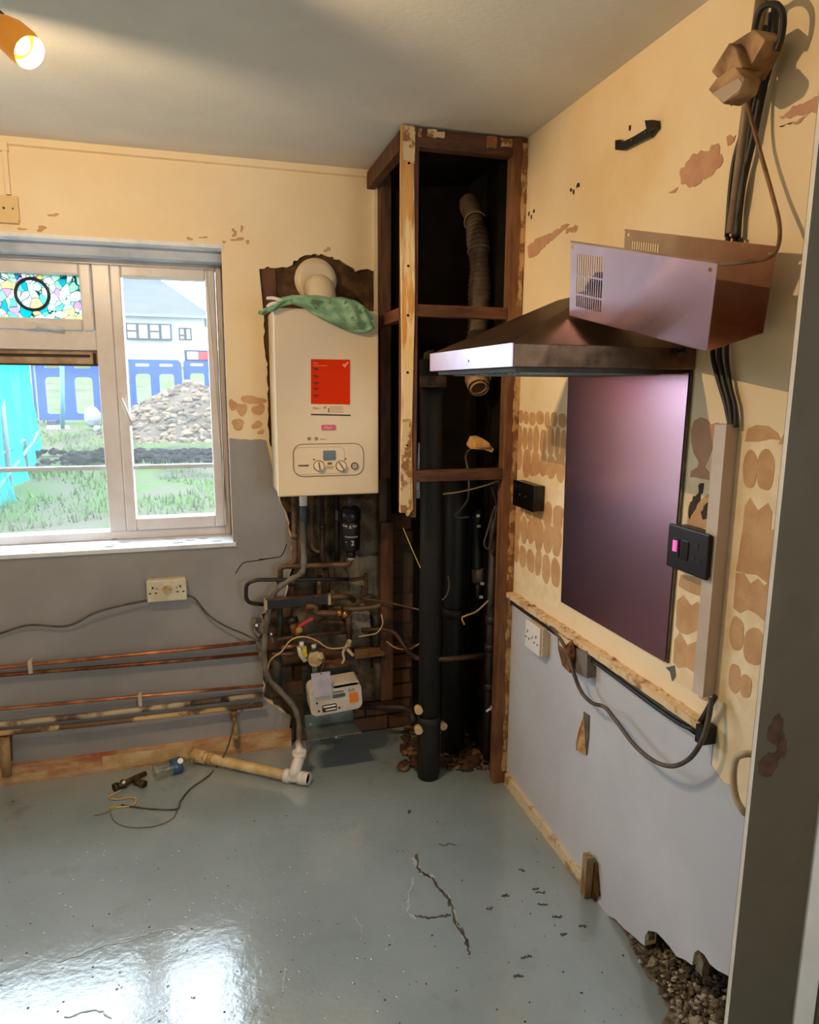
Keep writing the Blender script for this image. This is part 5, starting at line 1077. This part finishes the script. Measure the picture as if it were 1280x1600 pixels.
m = MB(); m.box((1.0, 1.66, tz), (XR - .01, 1.78, tz + .02)); m.blob((1.02, 1.69, 1.82), .04, 2, .25); m.obj('motor_top', blackp, h)
m = MB(); m.box((hx0 + .02, hy0 + .02, hz0 - .010), (XR - .02, hy1 - .02, hz0)); m.mi = 1
for k in range(14): m.box((hx0 + .05, hy0 + .05 + k * .034, hz0 - .013), (XR - .06, hy0 + .058 + k * .034, hz0 - .010))
m.obj('filter_panel', [mat('dark_underside', (70, 60, 52), (50, 42, 36), 14, .5, metal=.5), galv], h)
for k in range(3): m = MB(); c = Vector((hx0 - .001, 1.62 + k * .03, hz0 + .02)); m.cyl(c, c + Vector((.002, 0, 0)), .003, 8); m.obj('switch_dot', blackp, h) if k == 1 else m.bm.free()
m = MB(); m.blob((XR - .05, hy0 - .004, hz1 - .01), .014, 2, .2, (1.5, .5, .8)); m.obj('cable_gland', blackp, h)
# chimney cover (solved pose)
p0 = Vector((.805, 1.476, 1.885)); p1 = Vector((.904, 1.112, 1.788)); p3 = Vector((.836, 1.525, 1.730)); p4 = Vector((.961, 1.507, 1.926))
p0, p1, p3, p4 = [CAMP + (q - CAMP) * .985 for q in (p0, p1, p3, p4)]; Lv = p1 - p0; Hv = p3 - p0; Wv = p4 - p0; Lw, Hw, Ww = Lv.length, Hv.length, Wv.length; l_, h_, w_ = Lv.normalized(), Hv.normalized(), Wv.normalized()
cc = empty('chimney_cover', tuple(p3), 'loose open steel chimney cover tipped on top of the cooker hood', 'hood chimney cover')
def side(org, nm, mt):
    m = MB(); Q = lambda a, b: org + l_ * a + h_ * b
    holes = [[Q(0, 0), Q(Lw, 0), Q(Lw, Hw), Q(0, Hw)]]
    for k in range(12):
        a = .022 + k * .0068
        for b0_, b1_ in ((.022, .066), (.070, .108), (.112, .138)): holes.append([Q(a, b0_), Q(a + .0042, b0_), Q(a + .0042, b1_), Q(a, b1_)])
    for a, b_ in ((.010, .010), (Lw - .014, .014)): holes.append(disc(Q(a, b_), l_, h_, .0042, 10))
    m.plate(holes, w_ * .0015); return m.obj(nm, mt, cc)
side(p0, 'near_side_panel', steel); side(p4, 'wall_side_panel', mat('warm_steel', (176, 140, 110), (150, 112, 84), 5, .38, metal=.9))
m = MB(); m.plate([[p0 + Hv, p0 + Hv + Lv, p0 + Hv + Lv + Wv, p0 + Hv + Wv]], h_ * -.0015); m.obj('front_panel', mat('warm_steel', ()), cc)
for o_2 in (p0, p4): m = MB(); m.bar(o_2, o_2 + Lv, .004, .003, up=h_); m.obj('folded_edge', mat('warm_steel', ()), cc)
# trunking
ty = RX(1150, 850).y
def wallbar(name, u0, v0, u1, v1, wdt, dep, mt, x=XR):
    m = MB(); a = RX(u0, v0, x); b_ = RX(u1, v1, x); m.bar((XR - dep / 2 - .001, a.y, a.z), (XR - dep / 2 - .001, b_.y, b_.z), wdt, dep, up=(1, 0, 0)); return m.obj(name, mt, bevel=.002)
tb, tt_ = RX(1114, 1085), RX(1144, 662)
yv = (tb.y + tt_.y) / 2
m = MB(); m.box((XR - .034, yv - .016, tb.z), (XR - .001, yv + .016, tt_.z)); o = tag(m.obj('cable_trunking', mat('trunking_white', (214, 196, 186), (200, 180, 166), 5, .4), bevel=.002), 'white square cable trunking upright on the right wall', 'trunking')
m = MB(); m.box((XR - .036, yv - .018, tb.z), (XR - .033, yv + .018, tt_.z - .002)); m.obj('trunking_lid', mat('trunking_white', ()), o)
# cables upper
cx_ = XR - .02
def CX(l, dx_=0): return [onX(u, v, x_ if x_ else cx_) for u, v, x_ in l]
bl = [((1136, 370), (1142, 290), (1150, 240), (1168, 180), (1182, 120), (1196, 40)), ((1152, 372), (1158, 300), (1176, 220), (1190, 150), (1206, 80), (1212, 10)), ((1146, 372), (1158, 310), (1168, 230), (1180, 160), (1198, 90), (1204, 20))]
labs = ['outermost dark cable dropping from the ceiling corner behind the chimney cover', 'thick black cable nearest the room corner running from the ceiling down', 'slim dark cable between the two thicker ones above the hood']
for i, l in enumerate(bl): cable('drop_cable', [onX(u, v, XR - .012 - i * .004) for u, v in l], (.005, .0075, .004)[i], cabd, labs[i])
for i, (l, lb_) in enumerate(((((1138, 370), (1128, 480), (1114, 545), (1122, 590), (1134, 630), (1142, 668)), 'dark cable entering the trunking top from the left'), (((1150, 372), (1136, 480), (1124, 545), (1130, 590), (1140, 630), (1145, 668)), 'middle dark cable entering the trunking top'), (((1158, 372), (1148, 480), (1136, 545), (1141, 600), (1149, 635), (1150, 668)), 'dark cable entering the trunking top nearest the door side'))): cable('feed_cable', [onX(u, v, XR - .014) for u, v in l], (.0055, .006, .0045)[i], cabd, lb_)
# brown lead from junction box to hood cover
cable('brown_lead', [onX(1162, 115, 1.03), onX(1168, 160, 1.05), onX(1186, 230, 1.07), onX(1206, 300, 1.07), onX(1218, 350, 1.06), onX(1216, 385, 1.04), onX(1200, 403, 1.0), onX(1160, 410, .97), onX(1122, 413, .92)], .004, mat('brown_lead', (146, 104, 70), (110, 76, 50), 20, .5), 'brown lead hanging from the junction boxes to the chimney cover')
cable('loop_cable', [onX(u, v, XR - .05) for u, v in ((1178, 52), (1186, 20), (1198, 8), (1215, 8), (1224, 25), (1222, 55), (1214, 80))], .006, cabd, 'dark cable looped over at the top right by the ceiling')
m = MB(); a = RX(1192, 130); m.cyl((XR - .012, RX(1150, 365).y, RX(1150, 365).z), (XR - .012, RX(1200, 40).y + .01, 2.36), .010, 14); tag(m.obj('white_conduit', mat('pale_conduit', (176, 158, 136), (140, 120, 100), 8, .5)), 'pale thin conduit running up behind the dark cables', 'conduit')
# junction boxes top right
jm = mat('aged_junction_plastic', (182, 146, 104), (118, 84, 54), 12, .5, bump=.1)
def jbox(px4, x, dep, lab):
    m = MB(); m.plate([[onX(u, v, x) for u, v in px4]], (dep, 0, 0)); return tag(m.obj('junction_box', jm, bevel=.003), lab, 'junction box')
j = jbox([(1142, 68), (1178, 45), (1196, 62), (1162, 122), (1148, 100)], 1.02, .05, 'upper aged junction box hanging on the cables near the ceiling')
m = MB(); c = onX(1142, 80, 1.018); m.cyl(c, c + Vector((.003, 0, 0)), .006, 10); m.obj('screw_hole', dark, j)
jbox([(1111, 112), (1140, 66), (1150, 75), (1160, 105), (1120, 122)], 1.0, .045, 'middle junction box tilted below the upper one')
j = jbox([(1106, 140), (1118, 124), (1148, 104), (1163, 122), (1156, 145), (1130, 163)], .985, .04, 'lowest junction box with a grey blank face')
m = MB(); m.plate([[onX(u, v, .983) for u, v in ((1112, 146), (1154, 122), (1160, 130), (1155, 142), (1131, 160))]], (.002, 0, 0)); m.obj('blank_face', mat('grey_face', (176, 156, 140), rough=.6), j)
# hook bracket
m = MB()
for a, b_ in (((962, 226), (972, 227)), ((972, 228), (1012, 206)), ((1014, 204), (1024, 196))):
    pass
pts = [(961, 219), (969, 218), (972, 222), (990, 213), (1008, 202), (1014, 197), (1014, 189), (1026, 188), (1027, 200), (1016, 214), (995, 224), (974, 235), (961, 234)]
m.plate([[onX(u, v, XR - .012) for u, v in pts]], (.010, 0, 0)); o = tag(m.obj('wall_bracket', blackp, bevel=.001), 'black metal bracket bar screwed high on the right wall', 'bracket')
for u, v in ((987, 219), (1009, 207)): m = MB(); c = onX(u, v, XR - .013); m.cyl(c, c + Vector((-.002, 0, 0)), .003, 8); m.obj('screw', galv, o)
m = MB(); m.plate([[onX(u, v, XR - .012) for u, v in ((1014, 189), (1026, 188), (1027, 200), (1018, 208))]], (-.012, 0, 0)); m.obj('upturned_end', blackp, o)
# black double blank plate
c = RX(827, 774, XR - .02); o, c = socket('blank_plate', (XR - .001, c.y, c.z), EY, EZ, nX, .165, .088, .035, 'black double blank plate on the right wall left of the splashback', blackp)
m = MB(); m.obox(c + nX * .039, EY * .168, EZ * .092, nX * .008); fp = m.obj('face_plate', mat('black_gloss', (14, 13, 15), rough=.22), o, .002); o['category'] = 'wall plate'
for dy in (-.02, .025): m = MB(); m.cyl(c + nX * .043 + EY * dy, c + nX * .045 + EY * dy, .0035, 8); m.obj('screw', galv, fp)
# cooker switch
c = RX(1084, 860, XR - .03); o, c = socket('cooker_switch', (XR - .001, c.y, c.z), EY, EZ, nX, .135, .135 * .72, .04, 'black cooker switch and socket with a glowing pink rocker', blackp)
m = MB(); m.obox(c + nX * .044, EY * .142, EZ * .105, nX * .009); fp = m.obj('face_plate', mat('switch_plate', (34, 28, 34), rough=.3), o, .004)
q = c + nX * .049
m = MB(); m.obox(q + EY * .036, EY * .022, EZ * .045, nX * .004); rk = m.obj('rocker', blackp, fp, .001)
m = MB(); m.obox(q + EY * .037 + nX * .003 + EZ * .004, EY * .013, EZ * .026, nX * .004); m.obj('neon_rocker', mat('neon_pink', (244, 110, 190), emit=(255, 96, 190), es=.7), rk)
m = MB(); m.obox(q + EY * .004, EY * .022, EZ * .045, nX * .004); m.obj('socket_switch', mat('plate2', (24, 20, 26), rough=.25), fp, .001)
for dy, dz, w, hh in ((-.034, .018, .008, .014), (-.024, -.012, .010, .008), (-.044, -.012, .010, .008)): m = MB(); m.obox(q + EY * dy + EZ * dz, EY * w, EZ * hh, nX * .001); m.obj('pin_hole', mat('pin_shadow', (60, 34, 36)), fp)
# white socket
c = RX(841, 997, XR - .02); o, c = socket('single_socket', (XR - .001, c.y, c.z), EY, EZ, nX, .105, .10, .03, 'white plastic socket below the cut ledge on the right wall', mat('socket_back', (214, 196, 170)))
m = MB(); m.obox(c + nX * .034 + EY * .01, EY * .112, EZ * .10, nX * .007); fp = m.obj('face_plate', mat('socket_pure_white', (236, 234, 236), rough=.3), o, .003)
for dy in (-.03, .035):
    for d1, d2, w, hh in ((0, .012, .005, .010), (-.012, -.012, .008, .005), (.012, -.012, .008, .005)): m = MB(); m.obox(c + nX * .038 + EY * (dy + .01 + d1) + EZ * d2, EY * w, EZ * hh, nX * .001); m.obj('pin_hole', mat('pin_grey', (70, 64, 66)), fp)
m = MB(); m.cyl(c + nX * .037 + EY * .012 + EZ * .008, c + nX * .044 + EY * .012 + EZ * .008, .009, 12); m.obj('blanking_button', mat('socket_pure_white', ()), fp)
# broken box
o = empty('broken_back_box', tuple(RX(892, 1020)), 'broken brown back box with torn cable under the cut ledge', 'back box')
m = MB(); m.plate([[onX(u, v, XR - .036) for u, v in ((871, 992), (893, 1000), (890, 1052), (878, 1040), (872, 1015))]], (.034, 0, 0)); m.obj('box_shell', mat('raw_brown', (150, 104, 62), (96, 60, 34), 24, .7, bump=.4), o, .002)
m = MB(); m.plate([jag([onX(u, v, XR - .042) for u, v in ((872, 990), (880, 996), (892, 1003), (886, 1006), (882, 1014), (874, 1008))], .01, .002, 'yz')], (.004, 0, 0)); m.mi = 0; m.obj('cracked_cover', mat('cover_cream', (222, 204, 160), rough=.6), o)
m = MB(); m.blob(onX(892, 1020, XR - .045), .022, 2, .2, (.6, .8, 1.6)); m.blob(onX(893, 1036, XR - .042), .014, 2, .2, (.6, .8, 1.5)); m.obj('rusty_core', mat('rusty', (128, 78, 38), (84, 50, 26), 40, .8, bump=.5), o)
m = MB(); m.plate([[onX(u, v, XR - .034) for u, v in ((897, 1012), (918, 1018), (917, 1060), (896, 1048))]], (.032, 0, 0)); m.obj('shadowed_side', mat('box_grey', (128, 120, 116), (104, 96, 90), 20, .7), o)
# hanging loop cable, cable along the ledge
cable('hanging_loop_cable', [onX(u, v, x_) for u, v, x_ in ((1112, 1090, 1.07), (1108, 1120, 1.06), (1098, 1155, 1.05), (1078, 1185, 1.045), (1050, 1197, 1.045), (1020, 1188, 1.045), (990, 1162, 1.045), (962, 1125, 1.05), (945, 1105, 1.05), (925, 1098, 1.05), (908, 1080, 1.05), (896, 1050, 1.045), (884, 1015, 1.05), (872, 992, 1.06), (858, 975, 1.075))], .0058, mat('loop_cable', (96, 84, 74), (66, 58, 52), 20, .5), 'long grey brown cable hanging in a loop from ledge to trunking', n=8)
for i, (dz, lb_) in enumerate(((0, 'upper black cable lying in the chase under the cut ledge'), (.012, 'lower black cable lying in the chase under the cut ledge'))):
    cable('ledge_cable', [onX(1118, 1088, 1.075)] + [Vector((1.078, 1.255 + .01 * i, .80 - dz)), Vector((1.078, 1.30, .775 - dz)), Vector((1.081, 1.42, .768 - dz)), Vector((1.081, 1.62, .772 - dz)), Vector((1.086, 1.8, .768 - dz))], .006, cabd, lb_)
m = MB(); m.box((1.06, 1.226, .757), (1.098, 1.250, .80)); tag(m.obj('cable_exit_block', mat('black_end', (22, 18, 18))), 'black block where cables leave the trunking foot', 'cable guard')
# peeled plaster flap
m = MB(); v3 = [onX(913, 1112, XR - .002), onX(921, 1150, XR - .002), onX(917, 1180, XR - .004), onX(900, 1172, XR - .018), onX(899, 1160, XR - .022), onX(906, 1135, XR - .014)]
m.plate([v3[:1] + [onX(922, 1118, XR - .002)] + v3[1:3]], (-.003, 0, 0)); m.mi = 1; q = [v3[0], v3[5], v3[4], v3[3], v3[2]]; m.bm.faces.new([m.bm.verts.new(p) for p in q]).material_index = 1
m.mi = 1; m.plate([[v3[0], v3[5], v3[4], v3[3]]], (.0, -.004, 0)); tag(m.obj('torn_plaster_flap', [mat('flap_dark', (104, 100, 96), (84, 78, 72), 20, .9), mat('flap_wood', (222, 196, 150), (176, 128, 72), 20, .8)]), 'small torn triangular flap peeling off the grey right wall', 'flap')
# small mark under the splashback corner
m = MB(); m.plate([[onX(u, v, XR - .004) for u, v in ((1040, 1043), (1053, 1040), (1055, 1056), (1050, 1064), (1047, 1050))]], (.002, 0, 0)); tag(m.obj('foil_scrap', galv), 'small grey foil scrap below the splashback corner', 'scrap')
# grab handle pipe at the right
m = MB(); m.tube(smooth_path([onX(1184, 1180, 1.09), onX(1165, 1178, 1.06), onX(1150, 1186, 1.055), onX(1146, 1215, 1.055), onX(1150, 1245, 1.055), onX(1162, 1268, 1.06), onX(1180, 1276, 1.09)], 8), .0075, 12)
tag(m.obj('bent_metal_pipe', mat('cream_metal', (206, 190, 166), (180, 160, 130), 8, .4)), 'cream bent metal pipe loop on the right wall beside the door frame', 'pipe')
# timber stub at the skirting end
m = MB(); a, b_ = onX(915, 1398, 1.075), onX(920, 1336, 1.075); m.bar(a, b_, .026, .024, up=(1, 0, 0)); m.mi = 1; m.plate([jag([onX(u, v, XR - .004) for u, v in ((923, 1352), (934, 1348), (938, 1400), (930, 1408), (922, 1400))], .01, .002, 'yz')], (-.006, 0, 0))
tag(m.obj('timber_stub', [mat('stub_wood', (176, 150, 116), (128, 98, 66), 12, .8, stretch=(5, 5, 1)), brownm]), 'short broken timber stub standing at the end of the skirting', 'timber')
# rubble in the hole bottom right
m = MB(); m.plate([jag(zdir([(930, 1400), (965, 1440), (990, 1485), (1005, 1515), (1030, 1545), (1045, 1580), (1030, 1610), (1060, 1680), (1200, 1700), (1150, 1560), (1060, 1490), (1010, 1460), (940, 1405)], .002), .02, .006, 'xy')], (0, 0, .002))
m.mi = 0
cnt = 0
while cnt < 2300:
    v = rnd(1400, 1690); u = rnd(920, 1160); ul = np.interp(v, [1400, 1445, 1480, 1520, 1550, 1590, 1700], [925, 968, 990, 1008, 1034, 1052, 1080])
    if u < ul + rnd(-8, 22): continue
    p = onZ(u, v, 0)
    if p.y < 1.02 or p.x > 1.24 or p.y > 1.66: continue
    if p.x > 1.09 and p.y > 1.5: continue
    hgt = max(0, min(1, (p.x - 1.0) / .2)) * .075 * min(1, (1.62 - p.y) * 4)
    big = rnd(0, 1) < .06
    m.mi = random.choice((0, 0, 0, 1, 1, 2)); m.blob((p.x, p.y, .003 + hgt * rnd(.5, 1)), rnd(.010, .018) if big else rnd(.003, .008), 1, .35, (1.2, 1, .7)); cnt += 1
m.mi = 0
for k in range(46):
    p = Vector((rnd(1.16, 1.24), rnd(1.07, 1.5), 0)); m.blob(p, rnd(.03, .045), 2, .12, (1, 1, .8))
tag(m.obj('rubble', [rubblem, mat('dark_rubble', (98, 86, 70), (74, 62, 50), 40, .95), mat('ashy_rubble', (178, 170, 156), rough=.95)]), 'grey rubble and dust spilling along the broken wall foot', 'rubble', kind='stuff')
tc = mat('terracotta', (178, 122, 92), (150, 98, 72), 14, .9)
def shard(px, z, hgt, mt, lab, name='brick_fragment', cat='brick fragment', lift=(0, 0, 0)):
    m = MB(); m.plate([jag(zdir(px, z), .01, .002, 'xy')], (0, 0, hgt)); return tag(m.obj(name, mt), lab, cat)
shard([(1078, 1545), (1092, 1533), (1104, 1540), (1104, 1552), (1092, 1560), (1080, 1558)], .02, .016, tc, 'larger terracotta brick fragment lying in the rubble')
shard([(1088, 1560), (1104, 1552), (1106, 1572), (1098, 1578)], .02, .012, tc, 'second terracotta fragment directly in front of the larger one')
shard([(1055, 1556), (1060, 1554), (1063, 1562), (1060, 1566)], .014, .01, mat('peach_shard', (226, 176, 136)), 'tiny pale peach shard at the rubble edge')
shard([(1070, 1572), (1078, 1566), (1086, 1574), (1078, 1582)], .014, .012, mat('white_shard', (206, 206, 206)), 'small white plaster lump in front of the brick fragments', 'plaster_lump', 'plaster')
for (u, v, w, hh, lab) in ((1094, 1502, .022, .055, 'upright grey mortar shard leaning in the broken wall foot'), (1012, 1462, .010, .02, 'small grey chip at the top of the wall foot hole')):
    c = onX(u, v, XR - .004); m = MB(); m.plate([jag([Vector((c.x, c.y - w / 2, c.z - hh * .6)), Vector((c.x, c.y - w * .5, c.z + hh * .1)), Vector((c.x, c.y + w * .1, c.z + hh * .4)), Vector((c.x, c.y + w / 2, c.z + hh * .1)), Vector((c.x, c.y + w * .5, c.z - hh * .6))], .012, .003, 'yz')], (.02, 0, 0)); tag(m.obj('mortar_shard', rubblem), lab, 'mortar')

# ================================================================== CEILING LIGHT
o = empty('ceiling_spotlight', (-.45, 1.60, ZC), 'amber glass ceiling spotlight, lit, hanging at the top left corner', 'spotlight')
bronze = mat('bar_bronze', (122, 92, 58), metal=.6, rough=.4)
sm = mat('amber_shade', (214, 150, 60), rough=.3, emit=(255, 150, 40), es=.35)
m = MB(); m.bar((-.75, 1.60, ZC - .012), (-.27, 1.60, ZC - .012), .05, .024); m.obj('ceiling_bar', bronze, o, .003)
for k, (ax, hub, pw_) in enumerate((((.62, -.45, -.64), onY(33, 70, 1.60), LAMP_POWER), ((.0, .76, -.64), Vector((-.52, 1.64, 2.20)), LAMP_POWER * .85))):
    ax = Vector(ax).normalized(); top = hub - ax * .085
    m = MB(); m.tube([(top.x, 1.60, ZC - .02), top - Vector((0, 0, -.01)), top + ax * .01], .008, 10); m.cyl(top, top + ax * .03, .022, 20); m.obj('stem', bronze, o)
    m = MB(); pr = [(.0, .018), (.02, .026), (.045, .033), (.075, .034), (.095, .030)]
    m.tube([top + ax * (.015 + a) for a, _ in pr], lambda t: np.interp(t, [0, .25, .5, .75, 1], [r for _, r in pr]), 28, cap=False); sh_ = m.obj('shade', sm, o)
    bc = top + ax * .074; m = MB(); bmesh.ops.create_uvsphere(m.bm, u_segments=20, v_segments=12, radius=.022)
    for v_ in m.bm.verts: v_.co += bc
    for f_ in m.bm.faces: f_.smooth = True
    m.obj('bulb', mat('bulb_glow', (255, 230, 180), emit=(255, 214, 140), es=16), sh_)
    ld = bpy.data.lights.new('spot_bulb_light', 'POINT'); ld.energy = pw_; ld.color = LAMP_COLOR; ld.shadow_soft_size = .003
    lo = bpy.data.objects.new('spot_bulb_light', ld); COL.objects.link(lo); lo.location = top + ax * .1005
# daylight portal in the window opening (guides sampling of the sky only)
pl = bpy.data.lights.new('window_portal', 'AREA'); pl.shape = 'RECTANGLE'; pl.size = 2.0; pl.size_y = 1.15; pl.cycles.is_portal = True
po = bpy.data.objects.new('window_portal', pl); COL.objects.link(po); po.location = (-.93, 3.17, 1.51); po.rotation_euler = (-PI / 2, 0, 0)
pl2 = bpy.data.lights.new('fill_window_portal', 'AREA'); pl2.shape = 'RECTANGLE'; pl2.size = .8; pl2.size_y = 1.0; pl2.cycles.is_portal = True  # portal for the added window behind the camera
po2 = bpy.data.objects.new('fill_window_portal', pl2); COL.objects.link(po2); po2.location = (1.15, -1.42, 1.5); po2.rotation_euler = (PI / 2, 0, 0)

for o in list(bpy.data.objects):
    if '_o' in o: del o['_o']
